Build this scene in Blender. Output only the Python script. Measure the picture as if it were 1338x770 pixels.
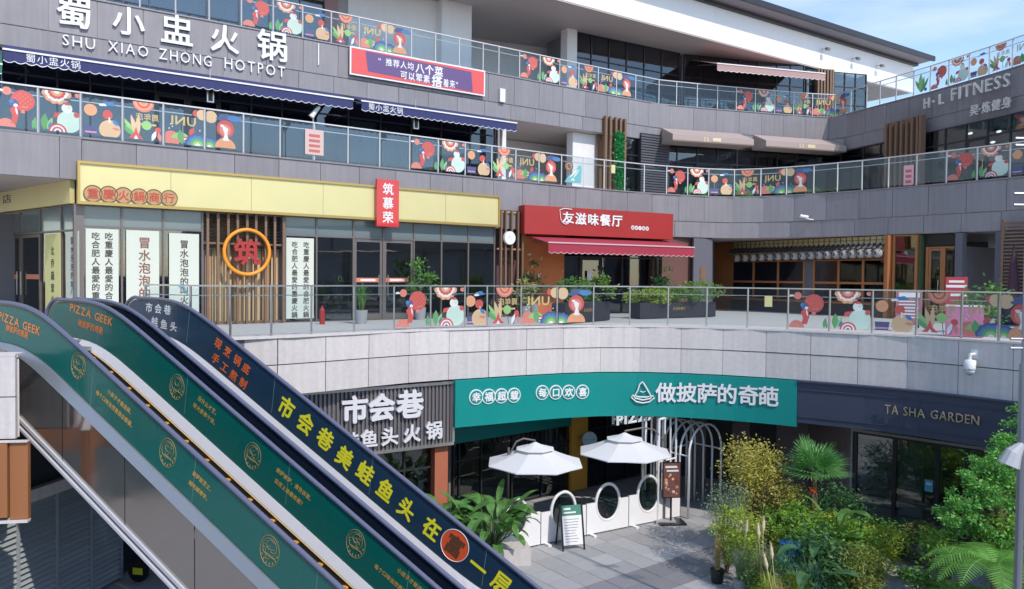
import bpy, math, random
from mathutils import Vector, Matrix
R_ = random.Random(7)
S = bpy.context.scene
for o in list(bpy.data.objects): bpy.data.objects.remove(o)
COL = S.collection
# ------------------------------------------------------------------ camera
FPX, IW, IH, ZC = 1000.0, 1338.0, 770.0, 6.5
cam = bpy.data.cameras.new('camera'); cam.sensor_width = 36; cam.lens = 36 * FPX / IW
cam.clip_start = .1; cam.clip_end = 3000
co = bpy.data.objects.new('camera', cam); COL.objects.link(co)
ROT = Matrix.Rotation(math.pi/2 - math.atan(24/FPX), 3, 'X') @ Matrix.Rotation(math.radians(.55), 3, 'Z')
co.matrix_world = Matrix.Translation((0, 0, ZC)) @ ROT.to_4x4()
S.camera = co
CC = Vector((0, 0, ZC))
# ------------------------------------------------------------------ sky, sun, exposure
SUN_AZ = Vector((.62, -.785)); SUN_EL = 46
W = bpy.data.worlds.new('World'); S.world = W; W.use_nodes = True
nt = W.node_tree; nt.nodes.clear()
wo = nt.nodes.new('ShaderNodeOutputWorld'); bg = nt.nodes.new('ShaderNodeBackground')
sky = nt.nodes.new('ShaderNodeTexSky'); sky.sky_type = 'NISHITA'; sky.sun_disc = False
sky.sun_elevation = math.radians(SUN_EL); sky.sun_rotation = math.atan2(SUN_AZ.x, SUN_AZ.y)
sky.air_density = 1.0; sky.dust_density = .2; sky.ozone_density = 1.6
tc = nt.nodes.new('ShaderNodeTexCoord'); mp = nt.nodes.new('ShaderNodeMapping'); mp.inputs['Scale'].default_value = (1.2, 1.2, 4.2)
mp.inputs['Rotation'].default_value = (0.1, 0.25, .4)
nz = nt.nodes.new('ShaderNodeTexNoise'); nz.inputs['Scale'].default_value = 2.1; nz.inputs['Detail'].default_value = 7; nz.inputs['Roughness'].default_value = .55
rp = nt.nodes.new('ShaderNodeValToRGB'); rp.color_ramp.elements[0].position = .47; rp.color_ramp.elements[1].position = .80
rp.color_ramp.elements[1].color = (.85, .85, .85, 1)
mx = nt.nodes.new('ShaderNodeMix'); mx.data_type = 'RGBA'
mx.inputs['B'].default_value = (4.2, 4.5, 5.0, 1)
L = nt.links.new
L(tc.outputs['Generated'], mp.inputs['Vector']); L(mp.outputs[0], nz.inputs['Vector']); L(nz.outputs['Fac'], rp.inputs[0])
L(rp.outputs[0], mx.inputs['Factor']); L(sky.outputs[0], mx.inputs['A']); L(mx.outputs['Result'], bg.inputs[0])
L(bg.outputs[0], wo.inputs[0]); bg.inputs[1].default_value = .12
sl = bpy.data.lights.new('sun', 'SUN'); sl.energy = 1.75; sl.angle = math.radians(.6); sl.color = (1, .91, .80)
so = bpy.data.objects.new('sun', sl); COL.objects.link(so)
sd = Vector((SUN_AZ.x*math.cos(math.radians(SUN_EL)), SUN_AZ.y*math.cos(math.radians(SUN_EL)), math.sin(math.radians(SUN_EL))))
so.rotation_euler = sd.to_track_quat('Z', 'Y').to_euler(); so.location = sd * 60
S.view_settings.view_transform = 'Standard'; S.view_settings.look = 'None'; S.view_settings.exposure = 1.06; S.view_settings.gamma = 1
S.render.engine = 'CYCLES'
S.cycles.max_bounces = 8; S.cycles.transparent_max_bounces = 24; S.cycles.caustics_reflective = False; S.cycles.caustics_refractive = False

# ------------------------------------------------------------------ geometry of the view -> the place
def ray(x, y): return ROT @ Vector(((x-IW/2)/FPX, -(y-IH/2)/FPX, -1))
def onz(x, y, z):
    d = ray(x, y); return CC + d * ((z-ZC)/d.z)
def proj(p):
    q = ROT.transposed() @ (Vector(p) - CC); return IW/2 + FPX*q.x/-q.z, IH/2 - FPX*q.y/-q.z
class Frame:
    """a vertical plane through A and B: u runs along it, w out of it towards the courtyard"""
    def __init__(s, A, B):
        s.A = Vector(A[:2]); B = Vector(B[:2]); s.L = (B-s.A).length; s.e = (B-s.A)/s.L
        n = Vector((s.e.y, -s.e.x)); s.n = n if n.dot(-s.A) > 0 else -n
    def P(s, u, z, w=0):
        p = s.A + s.e*u + s.n*w; return Vector((p.x, p.y, z))
    def hit(s, x, y, w=0):
        d = ray(x, y); d2 = Vector((d.x, d.y)); o = s.A + s.n*w
        t = s.n.dot(o)/s.n.dot(d2); p = d2*t - o
        return p.dot(s.e), ZC + d.z*t
    def ux(s, x, z, w=0):
        y = 361
        for _ in range(3):
            u = s.hit(x, y, w)[0]; y = proj(s.P(u, z, w))[1]
        return u
class Path:
    def __init__(s, pts):
        s.p = [Vector(q) for q in pts]; s.c = [0]
        for a, b in zip(s.p, s.p[1:]): s.c.append(s.c[-1]+(b-a).length)
        s.fr = [Frame(a, b) for a, b in zip(s.p, s.p[1:])]
    def at(s, t):
        for i, f in enumerate(s.fr):
            if t <= s.c[i+1] or i == len(s.fr)-1: return f.A + f.e*(t-s.c[i])
    def sx(s, x, z):
        best = None
        for i, f in enumerate(s.fr):
            u = f.ux(x, z); d = max(-u, u-f.L, 0)
            if f.P(u, z).y < 1: continue
            if best is None or d < best[0]: best = (d, s.c[i]+min(max(u, -5 if i == 0 else 0), f.L + (9 if i == len(s.fr)-1 else 0)))
        return best[1]
    def off(s, w):
        out = []
        for i, q in enumerate(s.p):
            n = Vector((0, 0))
            if i > 0: n += s.fr[i-1].n
            if i < len(s.fr): n += s.fr[i].n
            n.normalize(); k = s.fr[min(i, len(s.fr)-1)].n.dot(n)
            out.append(q + n*(w/max(k, .5)))
        return Path(out)
# ------------------------------------------------------------------ materials
MATS = {}
def mat(name, c, rough=.6, metal=0, var=.0, rnd=.0, streak=0, bump=0, scale=6, island=0, emit=0, coat=0, trans=0):
    if name in MATS: return MATS[name]
    m = bpy.data.materials.new(name); m.use_nodes = True; t = m.node_tree; b = t.nodes['Principled BSDF']
    b.inputs['Base Color'].default_value = (*c, 1); b.inputs['Roughness'].default_value = rough; b.inputs['Metallic'].default_value = metal
    if coat: b.inputs['Coat Weight'].default_value = coat
    if emit: b.inputs['Emission Color'].default_value = (*c, 1); b.inputs['Emission Strength'].default_value = emit
    fac = None
    def add(sock, amt):
        nonlocal fac
        ml = t.nodes.new('ShaderNodeMath'); ml.operation = 'MULTIPLY_ADD'; ml.inputs[1].default_value = amt*2; ml.inputs[2].default_value = 1-amt
        t.links.new(sock, ml.inputs[0])
        if fac is None: fac = ml.outputs[0]
        else:
            k = t.nodes.new('ShaderNodeMath'); k.operation = 'MULTIPLY'; t.links.new(fac, k.inputs[0]); t.links.new(ml.outputs[0], k.inputs[1]); fac = k.outputs[0]
    geo = t.nodes.new('ShaderNodeNewGeometry')
    if var or bump:
        n = t.nodes.new('ShaderNodeTexNoise'); n.inputs['Scale'].default_value = scale; n.inputs['Detail'].default_value = 6
        t.links.new(geo.outputs['Position'], n.inputs['Vector'])
        if var: add(n.outputs['Fac'], var)
        if bump:
            bp = t.nodes.new('ShaderNodeBump'); bp.inputs['Strength'].default_value = bump; bp.inputs['Distance'].default_value = .02
            t.links.new(n.outputs['Fac'], bp.inputs['Height']); t.links.new(bp.outputs[0], b.inputs['Normal'])
        if var:
            rr = t.nodes.new('ShaderNodeMath'); rr.operation = 'MULTIPLY_ADD'; rr.inputs[1].default_value = .25; rr.inputs[2].default_value = rough-.1
            t.links.new(n.outputs['Fac'], rr.inputs[0]); t.links.new(rr.outputs[0], b.inputs['Roughness'])
    if streak:
        mpn = t.nodes.new('ShaderNodeMapping'); mpn.inputs['Scale'].default_value = (7, 7, .45)
        n2 = t.nodes.new('ShaderNodeTexNoise'); n2.inputs['Scale'].default_value = 1.2; n2.inputs['Detail'].default_value = 5
        t.links.new(geo.outputs['Position'], mpn.inputs[0]); t.links.new(mpn.outputs[0], n2.inputs['Vector']); add(n2.outputs['Fac'], streak)
    if rnd:
        oi = t.nodes.new('ShaderNodeObjectInfo'); add(oi.outputs['Random'], rnd)
    if island: add(geo.outputs['Random Per Island'], island)
    if fac is not None:
        mm = t.nodes.new('ShaderNodeMix'); mm.data_type = 'RGBA'; mm.blend_type = 'MULTIPLY'; mm.inputs['Factor'].default_value = 1
        mm.inputs['A'].default_value = (*c, 1); t.links.new(fac, mm.inputs['B']); t.links.new(mm.outputs['Result'], b.inputs['Base Color'])
    if trans:
        b.inputs['Subsurface Weight'].default_value = 0
        tr = t.nodes.new('ShaderNodeBsdfTranslucent'); tr.inputs[0].default_value = (c[0]*1.6, c[1]*1.6, c[2]*1.0, 1)
        ms = t.nodes.new('ShaderNodeMixShader'); ms.inputs[0].default_value = trans
        out = t.nodes['Material Output']; t.links.new(b.outputs[0], ms.inputs[1]); t.links.new(tr.outputs[0], ms.inputs[2]); t.links.new(ms.outputs[0], out.inputs[0])
    MATS[name] = m; return m
def glass(name, tint, refl, rough=.02):
    m = bpy.data.materials.new(name); m.use_nodes = True; t = m.node_tree; t.nodes.clear()
    o = t.nodes.new('ShaderNodeOutputMaterial'); tr = t.nodes.new('ShaderNodeBsdfTransparent'); gl = t.nodes.new('ShaderNodeBsdfGlossy')
    tr.inputs[0].default_value = (*tint, 1); gl.inputs['Roughness'].default_value = rough
    lw_ = t.nodes.new('ShaderNodeLayerWeight'); pw = t.nodes.new('ShaderNodeMath'); pw.operation = 'POWER'; pw.inputs[1].default_value = 4.5
    fr = t.nodes.new('ShaderNodeMath'); fr.operation = 'MULTIPLY_ADD'; fr.inputs[1].default_value = .8; fr.inputs[2].default_value = .035
    t.links.new(lw_.outputs['Facing'], pw.inputs[0]); t.links.new(pw.outputs[0], fr.inputs[0])
    ad = t.nodes.new('ShaderNodeMath'); ad.operation = 'ADD'; ad.inputs[1].default_value = refl; ad.use_clamp = True
    n = t.nodes.new('ShaderNodeTexNoise'); n.inputs['Scale'].default_value = .7; bp = t.nodes.new('ShaderNodeBump'); bp.inputs['Strength'].default_value = .06; bp.inputs['Distance'].default_value = .1
    t.links.new(n.outputs['Fac'], bp.inputs['Height']); t.links.new(bp.outputs[0], gl.inputs['Normal'])
    ms = t.nodes.new('ShaderNodeMixShader')
    t.links.new(fr.outputs[0], ad.inputs[0]); t.links.new(ad.outputs[0], ms.inputs[0]); t.links.new(tr.outputs[0], ms.inputs[1]); t.links.new(gl.outputs[0], ms.inputs[2]); t.links.new(ms.outputs[0], o.inputs[0])
    return m
RAILGLASS = glass('rail_glass', (.90, .94, .95), .0)
WIN = glass('window_glass', (.42, .50, .52), .12)
WINDARK = glass('dark_window_glass', (.46, .52, .58), .07)
PANEL = mat('grey_panel', (.245,.232,.25), .45, .1, var=.10, rnd=.08, streak=.22, scale=2.2)
STONE = mat('pale_stone', (.58,.54,.53), .75, var=.12, rnd=.06, streak=.16, bump=.15, scale=9)
JOINT = mat('joint', (.05, .05, .055), .8)
SLAB = mat('slab_core', (.3,.3,.31), .8)
DECK = mat('deck_paving', (.50,.49,.48), .7, var=.1, scale=5)
SOFFIT = mat('soffit', (.50,.44,.43), .6, var=.05)
WHITEW = mat('white_wall', (.72, .71, .73), .7, var=.03, streak=.05, scale=2)
ROOFW = mat('roof_white', (.80, .79, .80), .55, var=.03, streak=.04, scale=2)
ROOFD = mat('roof_dark', (.035, .033, .04), .4, .3)
ROOFG = mat('roof_grey', (.23, .21, .23), .4, .4)
STEEL = mat('brushed_steel', (.52, .50, .48), .32, .9, var=.06)
PALEMET = mat('pale_rail', (.62,.61,.62), .4, .3)
FRAMEM = mat('bronze_frame', (.20, .17, .155), .4, .5, var=.06)
FRAMED = mat('dark_frame', (.045, .047, .055), .4, .4)
SPAN = mat('spandrel_glass', (.15,.19,.20), .12, 0, var=.08, scale=1, coat=.5)
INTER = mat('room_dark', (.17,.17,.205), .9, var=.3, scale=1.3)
WOOD = mat('brown_slat', (.20,.12,.075), .5, var=.12, streak=.15)
WOODL = mat('tan_wood', (.42, .26, .14), .6, var=.1, streak=.2)
WOODO = mat('orange_wood', (.36, .14, .05), .5, var=.1, streak=.2)
GOLD = mat('gold_sheet', (.74,.65,.32), .38, .35, var=.05, scale=1.2)
GOLDT = mat('gold_trim', (.52, .36, .12), .35, .6)
WHITE = mat('white_paint', (.76,.76,.77), .45)
REDS = mat('red_sign', (.36,.03,.027), .45, var=.04, scale=1)
REDD = mat('dark_red_box', (.28, .02, .022), .5)
REDA = mat('crimson_awning', (.34,.03,.06), .75, var=.06)
NAVY = mat('navy_awning', (.03, .036, .13), .75, var=.08)
BLACKM = mat('black_metal', (.02, .02, .022), .4, .3)
GREEN = mat('teal_sign', (.0,.235,.215), .42, var=.03, scale=1)
GREENP = mat('teal_panel', (.002,.115,.095), .25, var=.05, scale=1, coat=.35)
NAVYP = mat('navy_panel', (.015, .045, .085), .25, var=.08, scale=1, coat=.35)
ORANGE = mat('orange_letter', (.80, .25, .05), .5)
YELLOW = mat('yellow_letter', (.85, .80, .03), .5)
TAN = mat('tan_awning', (.40,.33,.31), .75, var=.05)
TEXTB = mat('ink', (.06, .05, .045), .6)
TEXTBR = mat('brown_ink', (.22, .09, .06), .6)
PALE = mat('pale_poster', (.60,.63,.55), .5)
YPOST = mat('yellow_poster', (.68, .66, .28), .5)
CREAM = mat('cream_curtain', (.62, .58, .50), .9, var=.1, streak=.3)
TRUNK = mat('bark', (.16, .11, .07), .9, var=.2, scale=20)
def leafm(n, c, isl=.35): return mat('leaf_'+n, c, .5, island=isl, var=.15, scale=2, trans=.3)
# ------------------------------------------------------------------ mesh builder and object helpers
def org(o):
    v = Vector((0, 0, 0))
    while o is not None: v += o.location; o = o.parent
    return v
def tag(o, label=None, cat=None, group=None, kind=None):
    if label: o['label'] = label
    if cat: o['category'] = cat
    if group: o['group'] = group
    if kind: o['kind'] = kind
    return o
def thing(name, label, cat, loc, group=None):
    o = bpy.data.objects.new(name, None); COL.objects.link(o); o.location = loc; o.empty_display_size = .2
    return tag(o, label, cat, group)
class MB:
    def __init__(s): s.v = []; s.f = []; s.m = []
    def face(s, pts, mi=0):
        i = len(s.v); s.v += [Vector(p) for p in pts]; s.f.append(tuple(range(i, i+len(pts)))); s.m.append(mi)
    def hexa(s, c, mi=0):
        i = len(s.v); s.v += [Vector(p) for p in c]
        for q in ((0,3,2,1),(4,5,6,7),(0,1,5,4),(1,2,6,5),(2,3,7,6),(3,0,4,7)): s.f.append(tuple(i+k for k in q)); s.m.append(mi)
    def box(s, x0, x1, y0, y1, z0, z1, mi=0):
        s.hexa([(x0,y0,z0),(x1,y0,z0),(x1,y1,z0),(x0,y1,z0),(x0,y0,z1),(x1,y0,z1),(x1,y1,z1),(x0,y1,z1)], mi)
    def fb(s, f, u0, u1, z0, z1, w0, w1, mi=0):
        P = f.P; s.hexa([P(u0,z0,w0),P(u1,z0,w0),P(u1,z0,w1),P(u0,z0,w1),P(u0,z1,w0),P(u1,z1,w0),P(u1,z1,w1),P(u0,z1,w1)], mi)
    def prism(s, bot, top, mi=0, cap=True):
        i = len(s.v); n = len(bot); s.v += [Vector(p) for p in bot]+[Vector(p) for p in top]
        for k in range(n): s.f.append((i+k, i+(k+1) % n, i+n+(k+1) % n, i+n+k)); s.m.append(mi)
        if cap: s.f.append(tuple(i+k for k in range(n))[::-1]); s.m.append(mi); s.f.append(tuple(i+n+k for k in range(n))); s.m.append(mi)
    def poly(s, f, pts, w0, w1, mi=0): s.prism([f.P(u, z, w0) for u, z in pts], [f.P(u, z, w1) for u, z in pts], mi)
    def tube(s, pts, r, n=8, mi=0, cap=True):
        pts = [Vector(p) for p in pts]; rs = r if isinstance(r, (list, tuple)) else [r]*len(pts); i0 = len(s.v); a0 = None
        for k, p in enumerate(pts):
            d = (pts[min(k+1, len(pts)-1)]-pts[max(k-1, 0)]).normalized()
            if a0 is None: a0 = d.orthogonal().normalized()
            a0 = (a0 - d*a0.dot(d)).normalized(); b = d.cross(a0)
            for j in range(n):
                t = 2*math.pi*j/n; s.v.append(p+(a0*math.cos(t)+b*math.sin(t))*rs[k])
        for k in range(len(pts)-1):
            for j in range(n):
                a = i0+k*n+j; b_ = i0+k*n+(j+1) % n; s.f.append((a, b_, b_+n, a+n)); s.m.append(mi)
        if cap:
            s.f.append(tuple(i0+j for j in range(n))[::-1]); s.m.append(mi); e = i0+(len(pts)-1)*n; s.f.append(tuple(e+j for j in range(n))); s.m.append(mi)
    def disc(s, f, u, z, r, w0, w1, mi=0, n=24, rz=None):
        s.poly(f, [(u+r*math.cos(2*math.pi*k/n), z+(rz or r)*math.sin(2*math.pi*k/n)) for k in range(n)], w0, w1, mi)
    def build(s, name, mats, parent=None, smooth=False):
        o_ = org(parent); me = bpy.data.meshes.new(name); me.from_pydata([p-o_ for p in s.v], [], s.f)
        for m in (mats if isinstance(mats, (list, tuple)) else [mats]): me.materials.append(m)
        if any(s.m): me.polygons.foreach_set('material_index', s.m)
        if smooth: me.polygons.foreach_set('use_smooth', [True]*len(s.f))
        me.update()
        o = bpy.data.objects.new(name, me); COL.objects.link(o)
        if parent is not None: o.parent = parent
        return o
def fbox(f, u0, u1, z0, z1, w0, w1, name, m, parent=None):
    b = MB(); b.fb(f, u0, u1, z0, z1, w0, w1); return b.build(name, m, parent)
# ------------------------------------------------------------------ lettering
TC = {}
def glyphs(body, bold=0., res=2):
    k = (body, bold, res)
    if k not in TC:
        c = bpy.data.curves.new('lettering', 'FONT'); c.body = body; c.resolution_u = res; c.fill_mode = 'FRONT'; c.offset = bold
        o = bpy.data.objects.new('lettering', c); COL.objects.link(o)
        me = bpy.data.meshes.new_from_object(o.evaluated_get(bpy.context.evaluated_depsgraph_get()))
        v = [tuple(p.co[:2]) for p in me.vertices]; fs = [tuple(p.vertices) for p in me.polygons]
        bpy.data.objects.remove(o); bpy.data.curves.remove(c); bpy.data.meshes.remove(me)
        xs = [p[0] for p in v] or [0]; ys = [p[1] for p in v] or [0]
        ec = {}
        for q in fs:
            for a, b in zip(q, q[1:]+q[:1]):
                e = (min(a, b), max(a, b)); ec[e] = None if e in ec else (a, b)
        TC[k] = (v, fs, (min(xs), max(xs), min(ys), max(ys)), [e for e in ec.values() if e])
    return TC[k]
def offs(bold):
    return [(0, 0)] + [(bold*math.cos(a*math.pi/3), bold*math.sin(a*math.pi/3)) for a in range(6)] if bold > .012 else [(0, 0)]
def layout(body, cjk, gap, bold):
    out = []; x = 0
    for i, ch in enumerate(body):
        if ch == ' ': x += .34 + gap; continue
        g = glyphs(ch); bb = g[2]
        if cjk and ord(ch) > 255: out.append((ch, x)); x += 1.0 + gap
        else:
            out.append((ch, x - bb[0])); x += (bb[1]-bb[0]) + .09 + gap
    return out, x - gap
def text(f, body, u, z, size, w, m, parent=None, depth=.0, ang=0, width=None, vertical=False, gap=.08, bold=0., mirror=False, name='lettering', split=False, stretch=1., shear=0):
    """lettering centred at (u, z) of plane f; size = em in metres; one mesh, or one object per letter"""
    if vertical: pos = [(ch, -.5, -.38 - k*(1+gap)) for k, ch in enumerate(body)]; tw = 1; cy = -.5*(len(body)-1)*(1+gap); 
    else:
        lo, tw = layout(body, True, gap, bold); lat = all(ord(c) < 256 for c in body)
        pos = [(ch, x-tw/2, -.36 if lat else -.38) for ch, x in lo]; cy = 0
    sx = (width/(tw*size)) if width else stretch
    if f.n.dot(Vector((f.e.y, -f.e.x))) < 0: mirror = not mirror
    ca, sa = math.cos(ang), math.sin(ang); mb = MB(); out = []
    for ch, px, py in pos:
        v, fs, bb, be = glyphs(ch)
        if split: mb = MB()
        for oi, (ox, oy) in enumerate(offs(bold)):
            i = len(mb.v)
            def tr(p, ww):
                a = (px+p[0]+ox)*size*sx*(-1 if mirror else 1); b = (py-cy+p[1]+oy)*size; a += b*shear
                return f.P(u+a*ca-b*sa, z+a*sa+b*ca, ww)
            mb.v += [tr(p, w+depth+oi*.0003) for p in v]
            for q in fs: mb.f.append(tuple(i+k for k in q)); mb.m.append(0)
            if depth > 0:
                j = len(mb.v); mb.v += [tr(p, w) for p in v]
                for a, b in be: mb.f.append((i+b, i+a, j+a, j+b)); mb.m.append(0)
        if split: out.append(mb.build('letter', m, parent))
    return out if split else mb.build(name, m, parent)
def text_px(f, body, xL, yL, xR, yR, h, w, m, parent=None, tilt=False, **k):
    """lettering whose middle line runs between two points seen at these places, h = glyph height seen"""
    a = f.hit(xL, yL, w); b = f.hit(xR, yR, w); u = (a[0]+b[0])/2; z = (a[1]+b[1])/2
    up = f.hit((xL+xR)/2, (yL+yR)/2 - h/2, w)[1]; dn = f.hit((xL+xR)/2, (yL+yR)/2 + h/2, w)[1]
    lat = all(ord(c) < 256 for c in body); size = (up-dn)/(.72 if lat else .9)
    return text(f, body, u, z, size, w, m, parent, width=math.hypot(b[0]-a[0], (b[1]-a[1]) if tilt else 0), ang=math.atan2(b[1]-a[1], b[0]-a[0]) if tilt else 0, **k)

# ------------------------------------------------------------------ plan of the place (metres)
Z1, Z2, Z3, Z4 = -.8, 5.05, 10.1, 15.1
P2 = Path([(-8.75,17.85),(-7.2,17.08),(-6.3,17.25),(-5.2,18.05),(-4.05,19.1),(-3.1,20.0),(-2.1,20.75),(-.7,21.5),(.3,22.05),(1.4,22.6),(2.5,22.98),(3.6,23.12),(4.74,23.02),(5.8,22.75),(6.9,22.32),(7.87,21.8),(8.8,21.2),(9.75,20.6),(10.55,19.95),(11.2,19.2),(11.8,18.45),(12.9,16.9),(14.6,13),(16.5,6)])
P3 = Path([(-16.5,16.75),(-12.4,19.7),(2.8,30.65),(5.56,32.3),(7.4,33.1),(8.8,33.55),(9.9,33.65),(11.2,33.1),(12.58,32.05),(13.95,30.7),(15.26,29.1),(16.57,27.4),(18.6,24.3),(20.3,18),(21.3,12)])
P4 = Path([(-17,21.7),(5.85,37.1),(7.25,38.0),(10.3,39.0),(14.63,40.25),(16.95,40.75),(17.95,37.8),(18.97,35.0),(19.85,31.9),(20.6,28.5),(22.2,22),(23.2,15)])
# ------------------------------------------------------------------ the ground
b = MB(); b.face([(-600,-600,Z1-.06),(600,-600,Z1-.06),(600,900,Z1-.06),(-600,900,Z1-.06)])
ground = tag(b.build('ground', mat('ground_paving', (.33,.33,.34), .8, var=.15, bump=.2, scale=3)), kind='structure')
GF = Vector((.80,.60)); GN = Vector((-.60,.80))
PAVE = mat('paving_granite', (.33,.335,.35), .7, var=.12, rnd=.16, bump=.12, scale=9)
PAVED = mat('paving_dark', (.20,.205,.225), .75, var=.25, rnd=.12, bump=.3, scale=24)
paving = tag(bpy.data.objects.new('pavement', None), kind='structure'); COL.objects.link(paving); paving.location = (4,18,Z1-.06)
SW = .64; cnt = 0; slabs = []
b = MB(); b.box(-SW/2+.006, SW/2-.006, -SW/2+.006, SW/2-.006, 0, .06)
bb = bpy.data.meshes.new('paving_slab'); 
me_s = b.build('tmp', PAVE); me_d = MB()
me_d.box(-SW/2+.006, SW/2-.006, -SW/2+.006, SW/2-.006, 0, .056); me_d = me_d.build('tmp', PAVED)
meshS, meshD = me_s.data, me_d.data
bpy.data.objects.remove(me_s); bpy.data.objects.remove(me_d)
cand = []
for i in range(-16, 32):
    for j in range(-26, 36):
        c = Vector((3, 20)) + GF*(i*SW + (j % 2)*SW*.0) + GN*(j*SW)
        if c.y < 14: continue
        px, py = proj((c.x, c.y, Z1))
        if -60 < px < 1390 and py < 830 and c.y < 26 and px > 600: cand.append(((0 if 650 < px < 975 else 1, c.y), c, j))
cand.sort(key=lambda t: t[0])
for _, c, j in cand[:300]:
    o = bpy.data.objects.new('paving_slab', meshD if j in (-2, -3) else meshS); COL.objects.link(o); o.parent = paving
    o.location = Vector((c.x, c.y, Z1-.06)) - paving.location; o.rotation_euler.z = math.atan2(GF.y, GF.x) + R_.uniform(-.004, .004)
    o.location.z += R_.uniform(-.004, .0)

# ------------------------------------------------------------------ the mall: slabs, fascias
mall = thing('mall_building', 'three storey grey shopping mall curving round the sunken courtyard', 'building', (4, 30, Z1))
def slab(pts, z0, z1, name='floor_slab', top=DECK, side=SLAB):
    b = MB(); n = len(pts); b.prism([(x, y, z0) for x, y in pts], [(x, y, z1) for x, y in pts])
    b.m[-1] = 1; return b.build(name, [side, top], mall)
p2 = [tuple(q) for q in P2.p[1:]]
slab(p2 + [(34, 6), (34, 60), (-30, 60), (-30, 11.5), (-12.2, 12.35), (-8.45, 13.05), (-8.96, 13.8), (-7.45, 16.85)], 3.64, 5.0, side=mat('l2_soffit', (.16,.15,.15), .8))
slab([(-11.45,20.4)] + [tuple(q) for q in P3.p[2:]] + [(34, 12), (34, 60), (-16, 60), (-16.2, 24.3)], 8.25, 10.05, side=SOFFIT)
slab([(-16.5,16.75),(-12.4,19.7),(-11.46,20.385),(-16.21,24.32),(-16.01,60),(-30,60),(-30,16)], 8.93, 10.05, side=SOFFIT)
slab([tuple(q) for q in P4.p] + [(36, 15), (36, 60), (-30, 60), (-30, 21)], 13.22, 15.05, side=SOFFIT)
def band(path, s0, s1, rows, step, m, name, w=.02, t=.035, stagger=.0, cut=None):
    for r, (za, zb) in enumerate(rows):
        k = s0 - (stagger*step if r % 2 else 0)
        while k < s1:
            a, c = max(k, s0), min(k+step, s1)
            if c-a > .15:
                A, B = path.at(a), path.at(c); f = Frame(A, B)
                bx = MB(); bx.fb(f, .008, f.L-.008, za+.008, zb-.008, w, w+t*(1.0 if r % 2 == 0 else .55)); bx.build(name, m, mall)
            k += step
band(P2, 0, P2.c[-1], [(4.38, 5.0), (3.64, 4.37)], 1.22, STONE, 'stone_panel')
SC = P3.c[1] + 1.16
band(P3, 0, SC, [(8.93, 10.02)], 1.9, PANEL, 'fascia_panel', w=.06)
band(P3, SC, P3.c[-1], [(8.93, 10.02), (8.25, 8.92)], 1.32, PANEL, 'fascia_panel', stagger=.12)
band(P4, 2.0, P4.c[-1], [(13.85, 15.02), (13.22, 13.84)], 1.32, PANEL, 'fascia_panel', stagger=.12)
CW = mat('core_wall', (.13,.13,.15), .8, var=.1)
for f, u0, u1, z0, z1, w in ((Frame((-12.4,19.7), (2.8,30.65)), -1, 21, 5.06, 8.24, -4.6), (Frame((4.5,35), (10.0,40.4)), 0, 8, 5.06, 8.24, -.5), (Frame((9.0,41), (22,34)), 0, 14, 5.06, 8.24, 0),
    (Frame((-17,21.7), (5.85,37.1)), 0, 34, 10.06, 13.2, -5), (Frame((14,44), (24,40)), 0, 12, 10.06, 13.2, 0), (Frame((-6,24), (8,35)), -3, 18, Z1, 3.62, -1.5)):
    b = MB(); b.fb(f, u0, u1, z0, z1, w-.2, w); b.build('core_wall', CW, mall)
# copings
for path, z, m in ((P2, 5.0, STONE), (P3, 10.02, PANEL), (P4, 15.02, PANEL)):
    pa, pb = path.off(.09).p, path.off(-.25).p; b = MB()
    for i in range(len(pa)-1):
        q = [pa[i], pa[i+1], pb[i+1], pb[i]]; b.hexa([(p.x, p.y, z) for p in q]+[(p.x, p.y, z+.05) for p in q])
    b.build('coping', m, mall)
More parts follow.
